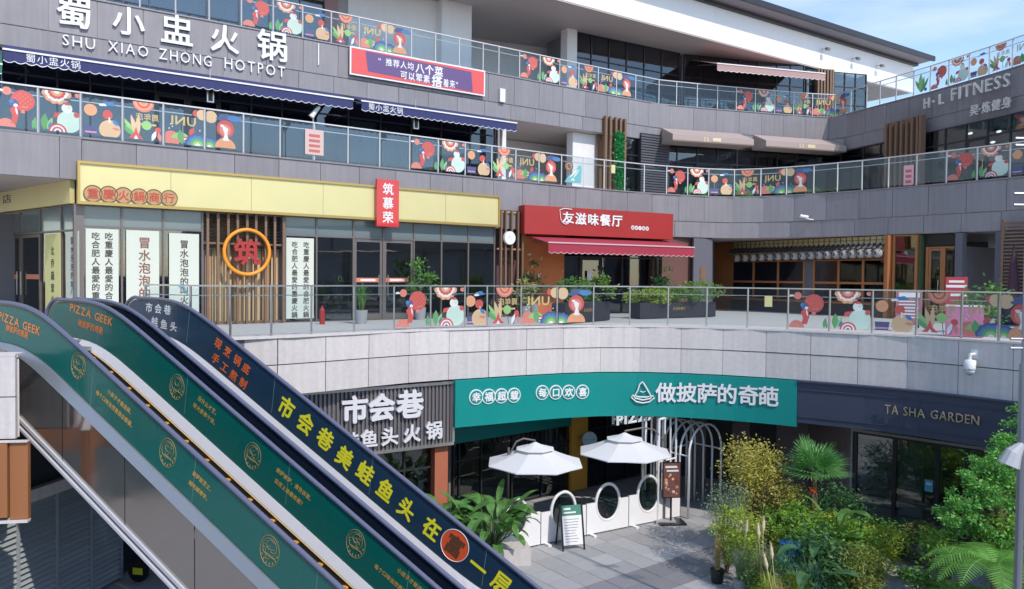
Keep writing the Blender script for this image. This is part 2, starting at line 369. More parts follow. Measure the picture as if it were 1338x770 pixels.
# ------------------------------------------------------------------ glass railings with vinyl pictures
PAL = dict(red=(.62,.05,.04), coral=(.72,.20,.15), orange=(.80,.36,.16), tan=(.72,.50,.28), gold=(.62,.45,.16), navy=(.03,.06,.22), blue=(.02,.18,.50), green=(.08,.36,.10), lime=(.28,.58,.16), mint=(.60,.80,.70), white=(.85,.86,.85), teal=(.12,.45,.50), pink=(.75,.30,.42), brown=(.16,.08,.05))
PAL = {k: tuple(q*.78+.06 for q in v) for k, v in PAL.items()}
PN = list(PAL); PM = [mat('vinyl_'+k, v, .45, var=.10, rnd=.12, scale=2) for k, v in PAL.items()]
class Art:
    def __init__(s, f, u0, u1, z0, z1, w): s.f = f; s.u0 = u0; s.du = u1-u0; s.z0 = z0; s.dz = z1-z0; s.w = w; s.b = MB(); s.k = 0
    def poly(s, c, pts):
        s.k += 0 if getattr(s, 'lock', 0) else 1; w = s.w + .0007*s.k
        pts = [(min(max(a, 0), 1), min(max(b, 0), 1)) for a, b in pts]
        s.b.face([s.f.P(s.u0+a*s.du, s.z0+b*s.dz, w) for a, b in pts], PN.index(c))
    def disc(s, c, x, y, r, a0=0, a1=360, ry=None, n=20):
        ar = s.dz/s.du; s.poly(c, [(x+r*ar*math.cos(math.radians(a0+(a1-a0)*k/n)), y+(ry or r)*math.sin(math.radians(a0+(a1-a0)*k/n))) for k in range(n+(a1-a0 < 360))])
    def scal(s, cs, x, y, r, up=True, n=6):
        ar = s.dz/s.du
        for k, c in enumerate(cs):
            rr = r*(1-k/len(cs)); pts = []
            for t in range(n*6+1):
                a = math.pi*t/(n*6); q = rr*(1+.10*abs(math.sin(a*n))); pts.append((x+q*ar*math.cos(a), y+(1 if up else -1)*q*math.sin(a)))
            s.poly(c, pts)
    def cloud(s, c, x, y, r):
        s.disc(c, x, y, r, ry=r*.5); s.disc(c, x+r, y+r*.25, r*.7, ry=r*.4); s.disc(c, x+r*1.4, y-.1*r, r*.8, ry=r*.3)
    def leaf(s, c, x, y, a, l, w_):
        ar = s.dz/s.du; ca, sa = math.cos(math.radians(a)), math.sin(math.radians(a)); pts = []
        for t in range(11): q = t/10; pts.append((q*l, w_*math.sin(math.pi*q)))
        for t in range(9, 0, -1): q = t/10; pts.append((q*l, -w_*math.sin(math.pi*q)))
        s.poly(c, [(x+(p*ca-q*sa)*ar, y+p*sa+q*ca) for p, q in pts])
    def dots(s, c, x, y, r, g=.055):
        ar = s.dz/s.du; n = int(r/g); s.k += 1; s.lock = 1
        for i in range(-n, n+1):
            for j in range(-n, n+1):
                if math.hypot(i, j)*g < r*.86 and (i+j) % 2 == 0 and 0 < y+j*g < .97: s.disc(c, x+i*g*ar, y+j*g, .012, n=5)
        s.lock = 0
    def txt(s, c, body, x, y, h, wd=None):
        v = text(s.f, body, s.u0+x*s.du, s.z0+y*s.dz, h*s.dz, s.w+.0007*s.k+.0004, PM[0], None, mirror=True, bold=.02, width=(wd*s.du if wd else None))
        i = len(s.b.v); s.b.v += [Vector(q.co) for q in v.data.vertices]
        for p in v.data.polygons: s.b.f.append(tuple(i+k for k in p.vertices)); s.b.m.append(PN.index(c))
        me = v.data; bpy.data.objects.remove(v); bpy.data.meshes.remove(me)
def art_lady(a):
    a.disc('coral', .22, .86, .10); a.cloud('white', .02, .86, .05); a.disc('red', .64, .66, .25); a.dots('orange', .64, .66, .25)
    a.poly('coral', [(.58,.36),(.70,.36),(.68,.44),(.60,.44)]); a.disc('coral', .2, .0, .20, 0, 180); a.dots('tan', .2, 0, .2)
    a.disc('navy', .40, .58, .10); a.disc('blue', .34, .62, .05); a.disc('white', .45, .53, .045)
    a.poly('red', [(.33,.10),(.36,.28),(.30,.42),(.38,.50),(.50,.50),(.53,.30),(.47,.10)]); a.leaf('white', .45, .5, -80, .2, .02)
    a.poly('coral', [(.62,.48),(.78,.50),(.77,.53),(.62,.52)]); a.leaf('green', .9, 0, 80, .3, .05); a.leaf('green', .95, 0, 60, .22, .04)
def art_snow(a):
    a.scal(['orange', 'white', 'red', 'orange', 'white'], .42, 1, .30, False); a.disc('coral', .95, .95, .06)
    a.leaf('green', .1, 0, 88, .42, .08); a.leaf('lime', .17, .02, 70, .34, .05); a.leaf('blue', .28, 0, 95, .22, .06)
    a.poly('red', [(.32,.34),(.62,.38),(.64,.50),(.36,.46)]); a.disc('mint', .74, .27, .27); a.disc('white', .68, .60, .12); a.disc('mint', .74, .62, .05)
    a.cloud('navy', .66, .82, .05); a.poly('red', [(.62,.68),(.76,.68),(.74,.74),(.64,.74)]); a.disc('red', .93, .46, .065)
    for k, c in enumerate(('red','white','red','white','navy')): a.disc(c, .44, 0, .20-.04*k, 0, 180)
def art_hat(a):
    a.cloud('blue', .62, .84, .10); a.cloud('white', .48, .80, .06); a.disc('orange', .2, .64, .15); a.dots('tan', .2, .64, .15)
    a.poly('navy', [(.05,.02),(.36,.02),(.40,.24),(.02,.24)]); a.disc('navy', .2, .02, .26, 0, 180, ry=.03); a.poly('pink', [(.06,.06),(.35,.06),(.36,.10),(.055,.10)])
    a.disc('tan', .70, .18, .25); a.dots('orange', .70, .18, .25); a.disc('red', .64, .56, .12); a.poly('white', [(.66,.36),(.72,.36),(.70,.5),(.67,.5)])
    a.leaf('blue', .95, .3, 140, .22, .05); a.leaf('coral', .98, .2, 170, .2, .03)
def art_leaves(a):
    for k, c in enumerate(('coral','orange','red','orange','coral')): a.disc(c, .5, 1, .26-.05*k, 180, 360)
    a.txt('gold', '周年庆', .60, .62, .20, .62); a.poly('gold', [(.36,.40),(.84,.40),(.84,.45),(.36,.45)])
    for t, c in ((125,'lime'),(105,'tan'),(142,'green'),(88,'tan')): a.leaf(c, .34, .05, t, .62, .06)
    a.poly('red', [(.10,.03),(.50,.03),(.36,.16),(.30,.34),(.24,.16)]); a.poly('white', [(.24,.02),(.36,.02),(.30,.12)])
    a.poly('navy', [(.62,.0),(.64,0),(.60,.34),(.58,.34)]); a.disc('lime', .58, .40, .12)
    a.poly('navy', [(.78,.0),(.80,0),(.90,.3),(.88,.3)]); a.disc('red', .88, .30, .08); a.leaf('white', .72, 0, 70, .3, .05); a.leaf('coral', .95, 0, 100, .25, .05)
def art_un1(a):
    a.disc('red', .80, .88, .09); a.disc('tan', .97, .86, .15); a.txt('gold', 'UN1', .46, .64, .34, .66)
    a.disc('coral', .16, .12, .22); a.dots('red', .16, .12, .22); a.disc('lime', .40, .06, .26, 20, 160); a.leaf('green', .44, 0, 100, .4, .09)
    for k in range(4): a.poly('red' if k % 2 else 'white', [(.48,.05+.04*k),(.66,.05+.04*k),(.64,.09+.04*k),(.48,.09+.04*k)])
    a.leaf('red', .62, .26, 60, .24, .07); a.scal(['navy','blue','green','lime','white'], .84, 0, .32)
    for q in ((.1,.4),(.18,.46),(.14,.52),(.9,.42)): a.disc('white', q[0], q[1], .018, n=8)
def art_hair(a):
    a.disc('tan', .12, .84, .17); a.disc('navy', .55, .90, .22, ry=.07); a.disc('blue', .78, .86, .2, ry=.08); a.disc('navy', .42, .82, .16, ry=.05)
    a.scal(['navy','blue','green','lime','white'], .08, 0, .28); a.disc('red', .52, .55, .24); a.disc('coral', .52, .52, .16)
    a.disc('orange', .52, .02, .28, 0, 180); a.dots('red', .52, .02, .28)
    a.poly('white', [(.44,.22),(.62,.22),(.57,.40),(.60,.56),(.50,.62),(.44,.56),(.50,.40)]); a.leaf('white', .5, .6, 160, .14, .04)
def art_wheel(a):
    a.poly('teal', [(.1,.05),(.9,.05),(.95,.7),(.8,.75),(.6,.45),(.3,.3)]); a.disc('brown', .32, .66, .2); a.disc('tan', .32, .66, .13); a.disc('brown', .32, .66, .09)
    for t in range(0, 180, 30): a.leaf('brown', .32, .66, t, .18, .012); a.leaf('brown', .32, .66, t+180, .18, .012)
    a.leaf('white', .3, .2, 40, .6, .03); a.leaf('mint', .5, .2, 50, .5, .03); a.disc('mint', .5, .12, .1, 0, 180)
def art_plant(a):
    for t in (100, 80, 120, 60): a.leaf('green', .5, 0, t, .7, .07)
    a.leaf('lime', .4, 0, 88, .85, .12); a.disc('blue', .75, .1, .08)
ARTS = dict(L=art_lady, S=art_snow, H=art_hat, V=art_leaves, U=art_un1, R=art_hair, W=art_wheel, P=art_plant)
def railing(path, z, xs, arts, label, group='glass balcony railings'):
    ss = [path.sx(x, z+.6) for x in xs]; root = thing('glass_railing', label, 'railing', (*path.at(ss[0]), z), group)
    pts = [path.at(t) for t in ss]; hp = 1.17
    for p in pts:
        fr = Frame(p, p+Vector((.3, 0))); d = Frame(p-Vector((.01, 0)), p)
        b = MB(); b.box(p.x-.018, p.x+.018, p.y-.03, p.y+.03, z, z+hp-.02); b.build('post', STEEL if z < 6 else PALEMET, root)
    top = MB(); mid = MB()
    for i, (p, q) in enumerate(zip(pts, pts[1:])):
        f = Frame(p, q); k = arts.get(i) if arts else None
        a = MB(); a.fb(f, .03, f.L-.03, z+.06, z+hp-.04, -.008, .004); pane = a.build('glass_pane', RAILGLASS, root)
        top.fb(f, -.005, f.L+.005, z+hp-.02, z+hp+.018, -.03, .03); mid.fb(f, -.003, f.L+.003, z+hp-.235, z+hp-.212, -.058, -.035)
        if k:
            A = Art(f, .04, f.L-.04, z+.07, z+hp-.05, .008); ARTS[k](A); A.b.build('vinyl_picture', PM, pane)
    top.build('handrail', STEEL if z < 6 else PALEMET, root); mid.build('lower_rail', STEEL if z < 6 else PALEMET, root)
    return root
x2 = [190,249,301,354.5,406.8,462.6,515,562.8,607.5,636.6,681,728,775.5,823,873,923.5,977,1029.6,1084,1140,1197.7,1256.6,1305.5,1365,1420]
def seq(i0, s): return {i0+k: c for k, c in enumerate(s)}
P2r = P2.off(-.10); P3r = P3.off(-.10); P4r = P4.off(-.10)
railing(P2r, Z2, x2, {**seq(6, 'LSHVUR'), **seq(17, 'LSHVURP')}, 'glass railing with vinyl pictures along the lowest terrace above the pale stone band')
x3 = [-60,-5,50,105.7,160.4,213.7,267.7,318.4,366.3,411,455,496.4,535.5,572.7,608,642.6,674,704.3,733.7,762.4,789.4,816.4,841.7,871,898.5,925.9,959.4,994,1027.6,1063.3,1094.3,1126.4,1161,1197.6,1236.6,1276.7,1319.7,1366,1415]
railing(P3r, Z3, x3, {**seq(1, 'LSHVUR'), **seq(12, 'LSHVURW'), **seq(23, 'LSHVUR'), **seq(34, 'LSHV')}, 'glass railing with vinyl pictures along the middle terrace below the navy awnings')
x4 = [90,137,183,229.6,273.5,315.7,357.2,395.7,433,469.7,504.8,538,569.3,600.4,631.4,652,679,705.7,731.4,756.3,781.7,805.6,830.6,861,884,911,937.5,962,986.8,1012.3,1037,1061.5,1091.4,1111.8,1132.6,1150,1171,1194,1215.8,1240,1266.8,1293,1323.4,1356,1395]
railing(P4r, Z4, x4, {**seq(5, 'LSHVUR'), **seq(16, 'LSHVUR'), **seq(27, 'LSHVUR'), **seq(37, 'PLSHVUR')}, 'glass railing with vinyl pictures round the top terrace under the white roof and open sky')

# ------------------------------------------------------------------ storefront helper
def front(root, f, us, z0, z1, tr=(), glass_m=WIN, fm=FRAMEM, w=0, bar=.05, depth=.1, doors=(), room=2.6, roomm=INTER, skip=(), sill=True, span=None):
    """mullions at us, rails at tr; each pane a part; doors = indexes of bays with a door leaf"""
    for u in us: fbox(f, u-bar/2, u+bar/2, z0, z1, w-depth/2, w+depth/2, 'mullion', fm, root)
    zs = [z0] + list(tr) + [z1]
    for i, (a, c) in enumerate(zip(us, us[1:])):
        for z in zs: fbox(f, a+bar/2, c-bar/2, max(z-bar/2, z0), min(z+bar/2, z1), w-depth/2+.004, w+depth/2-.004, 'rail', fm, root)
        if i in skip: continue
        for za, zb in zip(zs, zs[1:]):
            if zb-za < .1: continue
            if i in doors and za == z0:
                d = MB()
                for q in ((a+bar/2+.01, a+bar/2+.09, za+.03, zb-bar/2-.01), (c-bar/2-.09, c-bar/2-.01, za+.03, zb-bar/2-.01)): d.fb(f, *q, w-.03, w+.03)
                d.fb(f, a+bar/2+.09, c-bar/2-.09, za+.03, za+.22, w-.028, w+.028); d.fb(f, a+bar/2+.09, c-bar/2-.09, zb-bar/2-.10, zb-bar/2-.01, w-.028, w+.028)
                do = d.build('door', fm, root)
                e = MB(); uh = (c-bar/2-.14) if i % 2 == 0 else (a+bar/2+.14)
                e.tube([f.P(uh, za+.8, w+.07), f.P(uh, za+1.5, w+.07)], .014, 6); e.build('handle', STEEL, do)
                fbox(f, a+bar/2+.09, c-bar/2-.09, za+.22, zb-bar/2-.10, w-.006, w+.006, 'pane', glass_m, do)
            else: fbox(f, a+bar/2, c-bar/2, za+bar/2*(1 if za > z0 else 2), zb-bar/2, w-.006, w+.006, 'pane', span if span and zb == z1 else glass_m, root)
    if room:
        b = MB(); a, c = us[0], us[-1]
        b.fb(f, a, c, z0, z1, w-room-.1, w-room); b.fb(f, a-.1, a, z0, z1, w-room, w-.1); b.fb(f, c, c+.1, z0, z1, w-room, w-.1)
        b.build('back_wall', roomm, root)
        rq = random.Random(int(a*97)+len(us))
        for _ in range(int((c-a)/.9)):
            u = rq.uniform(a+.3, c-.5); ww = -room*rq.uniform(.35,.9); hh = rq.choice((.75,.75,1.1,1.9,2.3)); hh = min(hh, (z1-z0)*.8)
            fbox(f, u, u+rq.uniform(.25,.8), z0+.02, z0+hh, w+ww, w+ww+rq.uniform(.15,.4), 'furniture', mat('furniture_%d' % rq.randrange(5), [(.30,.18,.10),(.12,.12,.15),(.45,.43,.40),(.25,.08,.06),(.10,.16,.16)][int(u*7) % 5], .6), root)
def uxs(f, xs, z): return [f.ux(x, z) for x in xs]
# ================================================================== L2 : yellow hotpot shop
FL2 = Frame((-12.4,19.7), (2.8,30.65))
UC = FL2.ux(104, 8.3, .2)
shop1 = thing('hotpot_storefront', 'glazed shopfront under the long yellow sign on the lowest terrace', 'storefront', FL2.P(UC, 5.0))
us = uxs(FL2, [107,159,213,264], 7.0); front(shop1, FL2, us, 5.0, 8.3, (7.72,), w=.0, span=SPAN)
usr = uxs(FL2, [372,413,461,500,540,576,611,645], 6.5); front(shop1, FL2, usr, 5.0, 8.3, (7.70,), w=.0, doors=(2, 3), span=SPAN)
fbox(FL2, us[-1]-.2, usr[0]+.2, 5.0, 8.25, -1.2, -1.1, 'back_wall', WOODL, shop1)
# corner return to the left
FL2b = Frame(FL2.P(UC, 0), FL2.P(UC, 0) + Vector((-4.7, 3.9, 0)))
FL2b.n = Vector((-FL2b.e.y, FL2b.e.x)); FL2b.n = FL2b.n if FL2b.n.y < 0 else -FL2b.n
usl = sorted(uxs(FL2b, [101,82,54,28,2,-40], 7.0)); front(shop1, FL2b, usl, 5.0, 8.3, (7.62,), doors=(2, 3), room=2, span=SPAN)
fbox(FL2, UC-.12, UC+.12, 5.0, 8.3, -.2, .08, 'corner_post', FRAMEM, shop1)
for x0, x1 in ((464,498), (503,536)):
    a, z_ = FL2.hit(x0, 366, .06); c, _ = FL2.hit(x1, 366, .06); fbox(FL2, a+.05, c-.05, z_-.07, z_+.07, .032, .036, 'door_strip', mat('coral_strip', (.62,.20,.13), .5), shop1); fbox(FL2, a+.2, c-.2, z_-.03, z_+.03, .0365, .038, 'print_line', WHITE, shop1)
for x0, x1 in ((7,23), (32,52)):
    a, z_ = FL2b.hit(x1, 362, .06); c, _ = FL2b.hit(x0, 362, .06); fbox(FL2b, min(a,c)+.05, max(a,c)-.05, z_-.07, z_+.07, .032, .036, 'door_strip', MATS['coral_strip'], shop1)
# tall plants behind its panes come later; the yellow sign
ys = thing('yellow_shop_sign', 'long pale yellow sign board of the hotpot shop with six round characters', 'sign', FL2.P(UC, 8.3, .2))
uR = FL2.ux(651, 8.8, .3)
n = 6
for k in range(n):
    a = UC+(uR-UC)*k/n; c = UC+(uR-UC)*(k+1)/n; fbox(FL2, a+.004, c-.004, 8.36, 9.34, .10, .30, 'sign_panel', GOLD, ys)
b = MB(); b.fb(FL2, UC-.06, uR+.06, 9.34, 9.41, .08, .35); b.fb(FL2, UC-.06, uR+.06, 8.28, 8.36, .08, .35); b.fb(FL2, UC-.06, UC, 8.36, 9.34, .08, .35); b.fb(FL2, uR, uR+.06, 8.36, 9.34, .08, .35); b.build('trim', GOLDT, ys)
for k, (ch, x, y) in enumerate(zip('重慶火鍋商行', (121.5,142,161.5,182,201.5,221), (253,254,255.5,257,258,259))):
    u, z = FL2.hit(x, y, .33); rr = .215
    b = MB(); b.disc(FL2, u, z, rr, .302, .33+.002*(k % 2)); d = b.build('character_disc', mat('copper_disc', (.50,.30,.15), .45, .2), ys)
    b = MB(); pts = [FL2.P(u+rr*math.cos(t*math.pi/12), z+rr*math.sin(t*math.pi/12), .335) for t in range(25)]; b.tube(pts, .012, 5, cap=False); b.build('rim', mat('disc_rim', (.16,.10,.05), .5), d)
    text(FL2, ch, u, z, .29, .338, mat('disc_ink', (.50,.07,.04), .5), d, bold=.015)
ys2 = thing('yellow_side_sign', 'olive yellow sign board on the shaded left return of the hotpot shop', 'sign', FL2b.P(.5, 8.3, .1))
uL2 = FL2b.ux(-20, 8.6, .1)
for k in range(3): fbox(FL2b, .15+(uL2-.15)*k/3+.003, .15+(uL2-.15)*(k+1)/3-.003, 8.32, 9.2, .04, .16, 'sign_panel', GOLD, ys2)
text_px(FL2b, '店', 3, 261, 15, 259, 11, .17, TEXTB, ys2)
# posters in the windows
def poster(f, x0, x1, zt, zb, m, label, lines, ink, size, w=.035, gap=.06, name='window_poster', border=None, cx=None):
    a, c = f.ux(x0, 6.5, w), f.ux(x1, 6.5, w); r = thing(name, label, 'poster', f.P((a+c)/2, zb, w), 'posters filling the hotpot shop windows')
    fbox(f, a, c, zb, zt, w-.01, w, 'sheet', m, r)
    nn = len(lines)
    for k, (s, top) in enumerate(lines):
        uc = a + (c-a)*(cx[k] if cx else (nn-k-.5)/nn); h = len(s)*(1+gap)*size
        text(f, s, uc, top-h/2, size, w+.004, ink, r, vertical=True, gap=gap, bold=.018, stretch=.95)
    return r
poster(FL2, 112, 155, 7.66, 5.08, PALE, 'pale window poster in two columns of brown characters nearest the shop corner', [('吃重慶人最愛的合肥火鍋', 7.58), ('吃合肥人最愛的重慶火鍋', 7.58)][::1], TEXTB, .215, w=.07, cx=(.70,.30))
poster(FL2, 165, 208, 7.66, 5.08, PALE, 'pale window poster with one column of large brown characters, between two others', [('冒水泡泡的不唬人', 7.50)], TEXTBR, .33, w=.07, cx=(.55,))
poster(FL2, 221, 260, 7.62, 5.08, PALE, 'pale window poster with one thin column and a blue faucet drawing, left of the lattice', [('冒水泡泡的叫火鍋', 7.45)], TEXTB, .25, w=.07, cx=(.5,))
poster(FL2, 374, 410, 7.62, 5.12, PALE, 'pale two-column window poster right of the orange ring', [('吃重慶人最愛的合肥火鍋', 7.52), ('吃合肥人最愛的重慶火鍋', 7.52)], TEXTB, .205, w=.07, cx=(.72,.30))
poster(FL2b, 79, 59, 7.55, 5.08, YPOST, 'yellow window poster with cursive black characters on the left return', [('北乔蔬爱此真', 7.25)], TEXTB, .26, w=.07, gap=.32)
poster(FL2b, 103, 86, 7.58, 5.08, PALE, 'narrow greyish white poster with a faucet drawing beside the corner post', [('冒水泡泡的叫', 7.45)], TEXTB, .22, w=.07)
for f, x, y in ((FL2, 238, 376), (FL2b, 95, 376)):
    u, z = f.hit(x, y, .08); b = MB(); b.poly(f, [(u-.12, z+.06), (u-.02, z+.12), (u+.06, z+.04), (u-.04, z-.02)], .075, .078); b.poly(f, [(u, z+.04), (u+.05, z+.05), (u+.16, z-.18), (u+.12, z-.19)], .0785, .08)
    b.build('faucet_print', mat('faucet_blue', (.10,.30,.42), .5), shop1)
# lattice with ring
lat = thing('wood_lattice', 'brown vertical slat screen behind the orange ring emblem', 'screen', FL2.P(FL2.ux(320, 6.5), 5.0, .1), 'brown slat screens')
for x in (271,284.6,297.8,310,322.4,334,346.7,358.5,370): u = FL2.ux(x, 6.8, .1); fbox(FL2, u-.035, u+.035, 5.02, 8.27, .06, .16, 'slat', WOOD, lat)
u0, u1 = FL2.ux(267, 6.8, .1), FL2.ux(371, 6.8, .1)
for z in (5.06, 7.38): fbox(FL2, u0, u1, z-.03, z+.03, -.02, .05, 'crossbar', WOOD, lat)
for k in range(11): z = 7.2+k*.095; fbox(FL2, u0, u1, z, z+.02, -.14, -.06, 'louvre', FRAMED, lat)
for k in range(8):
    a = u0+(u1-u0)*k/8; fbox(FL2, a+.01, a+(u1-u0)/8-.01, 5.02, 7.25, -.32, -.25, 'curtain', mat('warm_curtain', (.62,.46,.27), .8, streak=.3) if k % 3 else WOODL, lat)
ring = thing('ring_emblem', 'orange neon style ring with one red character on the slat screen', 'emblem', FL2.P(FL2.ux(323, 7, .3), 7, .2))
uc, zc = FL2.hit(323, 329.5, .24)
b = MB(); b.tube([FL2.P(uc+.66*math.cos(t*math.pi/24), zc+.66*math.sin(t*math.pi/24), .24) for t in range(49)], .055, 8, cap=False); b.build('ring', mat('orange_ring', (.85,.30,.02), .4), ring, True)
text(FL2, '筑', uc, zc+.0, .80, .22, REDS, ring, depth=.06, bold=.03)
for a in (0, math.pi/2, math.pi): 
    b = MB(); b.tube([FL2.P(uc+.66*math.cos(a), zc+.66*math.sin(a), .24), FL2.P(uc+.66*math.cos(a), zc+.66*math.sin(a), .12)], .015, 6); b.build('bracket', STEEL, ring)
# red vertical plaque
rp_ = thing('red_plaque', 'glossy red upright plaque with three white characters across the yellow sign', 'sign', FL2.P(FL2.ux(507, 8.8, .5), 8.1, .4))
u0, zt = FL2.hit(493, 237.5, .5); u1, zb = FL2.hit(521.5, 297, .5)
fbox(FL2, u0, u1, zb, zt+.1, .37, .48, 'board', mat('gloss_red', (.62,.02,.02), .2, coat=.6), rp_)
text(FL2, '筑慕荣', (u0+u1)/2, (zb+zt)/2+.05, .40, .485, WHITE, rp_, vertical=True, gap=.15, bold=.02)
# second lattice + round white sign
lat2 = thing('wood_lattice', 'narrow brown slat screen between the yellow shop and the red restaurant', 'screen', FL2.P(FL2.ux(666, 6.5), 5.0, .1), 'brown slat screens')
for x in (653,659,667,675,681): u = FL2.ux(x, 6.8, .1); fbox(FL2, u-.035, u+.035, 5.02, 8.9, .10, .2, 'slat', WOOD, lat2)
u0, u1 = FL2.ux(650, 6.8, .1), FL2.ux(683, 6.8, .1)
for z in (5.06, 7.5, 8.86): fbox(FL2, u0, u1, z-.03, z+.03, .02, .09, 'crossbar', WOODL, lat2)
for k in range(14): z = 7.6+k*.09; fbox(FL2, u0, u1, z, z+.02, -.10, -.02, 'louvre', FRAMED, lat2)
fbox(FL2, u0-.2, u1+.7, 5.0, 8.25, -.5, -.42, 'backing', mat('plum', (.10,.05,.06), .8), lat2)
rs = thing('round_sign', 'small round white sign hung on the narrow slat screen', 'sign', FL2.P(FL2.ux(667, 7.5, .3), 7.8, .3))
u, z = FL2.hit(667, 311, .34); b = MB(); b.disc(FL2, u, z, .245, .21, .32); b.build('disc', WHITE, rs)
text(FL2, '○····', u, z, .085, .323, TEXTB, rs, ang=-.75)

# ================================================================== L2 : red restaurant
FR = Frame((.2,28.9), (8.7,33.6))
rst = thing('restaurant_shopfront', 'dark open front with a painted orange wall under the crimson awning', 'storefront', FR.P(4, 5.0))
ua, ub, uc2, ud = uxs(FR, [684,737,871,906], 6.5)
fbox(FR, ua, ub, 5.0, 8.25, -.12, 0, 'painted_wall', mat('orange_mural', (.52,.16,.05), .7, var=.35, scale=1.6), rst)
for k in range(26):
    b = MB(); f = FR; uu = R_.uniform(ua+.1, ub-.1); zz = R_.uniform(5.6, 8.0)
    b.poly(f, [(uu, zz), (uu+R_.uniform(.05,.14), zz+R_.uniform(-.03,.05)), (uu+R_.uniform(.02,.1), zz+R_.uniform(.06,.16))], .002, .006); b.build('mural_stroke', [PM[PN.index(R_.choice(['coral','tan','brown','white']))]], rst)
front(rst, FR, [ub, ub+1.0, ub+2.05, ub+3.1, uc2], 5.0, 8.2, (7.3,), glass_m=WINDARK, fm=FRAMED, doors=(1,), w=-.4)
fbox(FR, uc2, ud+.5, 5.0, 8.22, -.5, -.3, 'wall_panel', mat('maroon_wall', (.14,.07,.06), .6, var=.1), rst)
fbox(FR, FR.ux(773, 6.5), FR.ux(779, 6.5), 6.35, 6.75, -.32, -.30, 'notice', WHITE, rst)
rsg = thing('red_restaurant_sign', 'big red fascia sign with white characters and a rice bowl outline', 'sign', FR.P(2, 8.1, .4))
u0, u1 = FR.ux(686, 8.8, .62), FR.ux(880, 8.8, .62)
b = MB(); b.fb(FR, u0, u1, 8.08, 9.14, .06, .6); b.m = [0]*6; o = b.build('box', [REDS], rsg)
fbox(FR, u0-.01, u0, 8.09, 9.13, .06, .59, 'side', REDD, rsg)
text_px(FR, '滋味餐厅', 751, 285.5, 813, 289.5, 14.5, .605, WHITE, rsg, depth=.03, bold=.025, split=True)
text_px(FR, '友', 734.5, 284, 750, 285, 14, .605, WHITE, rsg, depth=.03, bold=.02)
u, z = FR.hit(739, 283, .62)
b = MB(); pts = [FR.P(u+.24*math.cos(a), z+.02+.26*math.sin(a)*1.2, .63) for a in [math.radians(180+t*10) for t in range(0, 15)]]; b.tube([FR.P(u+.28, z+.28, .63), FR.P(u-.05, z+.30, .63), FR.P(u-.27, z+.24, .63)]+pts, .018, 5); b.build('bowl_outline', WHITE, rsg)
for k, ch in enumerate('精致小碗菜'):
    u, z = FR.hit(827+k*4.7, 297.6+k*.35, .62); b = MB(); b.disc(FR, u, z, .085, .602, .615); d = b.build('dot', WHITE, rsg); text(FR, ch, u, z, .11, .618, TEXTB, d)
def awning(name, label, f, u0, u1, wb, zb, wf, zf, val, m, scal=.26, trim=None, txt=None, arms=True, side=True):
    r = thing(name, label, 'awning', f.P((u0+u1)/2, zf, wf)); P = f.P
    b = MB(); n = max(2, int((u1-u0)/.6))
    for k in range(n):
        a, c = u0+(u1-u0)*k/n, u0+(u1-u0)*(k+1)/n; sg = .02*math.sin(k*2.3)
        b.hexa([P(a, zb-.015, wb), P(c, zb-.015, wb), P(c, zf-.015, wf), P(a, zf-.015, wf), P(a, zb, wb), P(c, zb, wb), P(c, zf, wf), P(a, zf, wf)])
    b.build('canopy', m, r)
    b = MB(); n = max(2, int((u1-u0)/scal))
    for k in range(n):
        a, c = u0+(u1-u0)*k/n, u0+(u1-u0)*(k+1)/n; lo = [(a+(c-a)*t/4, zf-val-.055*math.sin(math.pi*t/4)) for t in range(5)]
        b.poly(f, [(a, zf)]+lo+[(c, zf)], wf+.012, wf+.02)
    b.build('valance', m, r)
    b = MB(); nn = n*4
    pts = [P(u0+(u1-u0)*t/nn, zf-val-.055*abs(math.sin(math.pi*t/4)), wf+.022) for t in range(nn+1)]; b.tube(pts, .013, 4); b.build('piping', trim or WHITE, r)
    fbox(f, u0-.02, u1+.02, zf-.02, zf+.03, wf+.021, wf+.05, 'front_bar', trim or WHITE, r)
    if arms:
        for u in (u0+.4, u1-.4):
            b = MB(); b.tube([P(u, zb-.25, wb), P(u+.3, (zb+zf)/2-.1, (wb+wf)/2), P(u, zf-.03, wf)], .025, 6); b.build('arm', STEEL, r)
    if txt:
        for (s, uu, sz) in txt: text(f, s, uu, zf-val*.5, sz, wf+.024, WHITE, r, bold=.01)
    return r
awning('crimson_awning', 'crimson scalloped awning over the red restaurant front', FR, FR.ux(690, 8, .3), FR.ux(890, 8, 1.0), .1, 8.06, 1.75, 7.72, .33, REDA, trim=mat('pinkish_trim', (.6,.4,.42), .6))
grw = thing('grey_wall', 'plain grey wall with a small brown plate right of the crimson awning', 'wall', (9.2, 35.4, 5))
FG = Frame(FR.P(ud, 0), (8.75,33.55)); b = MB(); b.fb(FG, 0, FG.L, 5.0, 8.22, -.1, 0); b.build('wall_face', mat('slate_wall', (.12,.12,.15), .7, var=.08), grw)
FG2 = Frame((8.75,33.55), (10.05,38.0)); b = MB(); b.fb(FG2, 0, FG2.L, 5.0, 8.22, -.1, 0); b.build('return_face', MATS['slate_wall'], grw)
fbox(FG, FG.L*.35, FG.L*.62, 6.3, 6.95, .005, .03, 'plate', WOOD, grw)
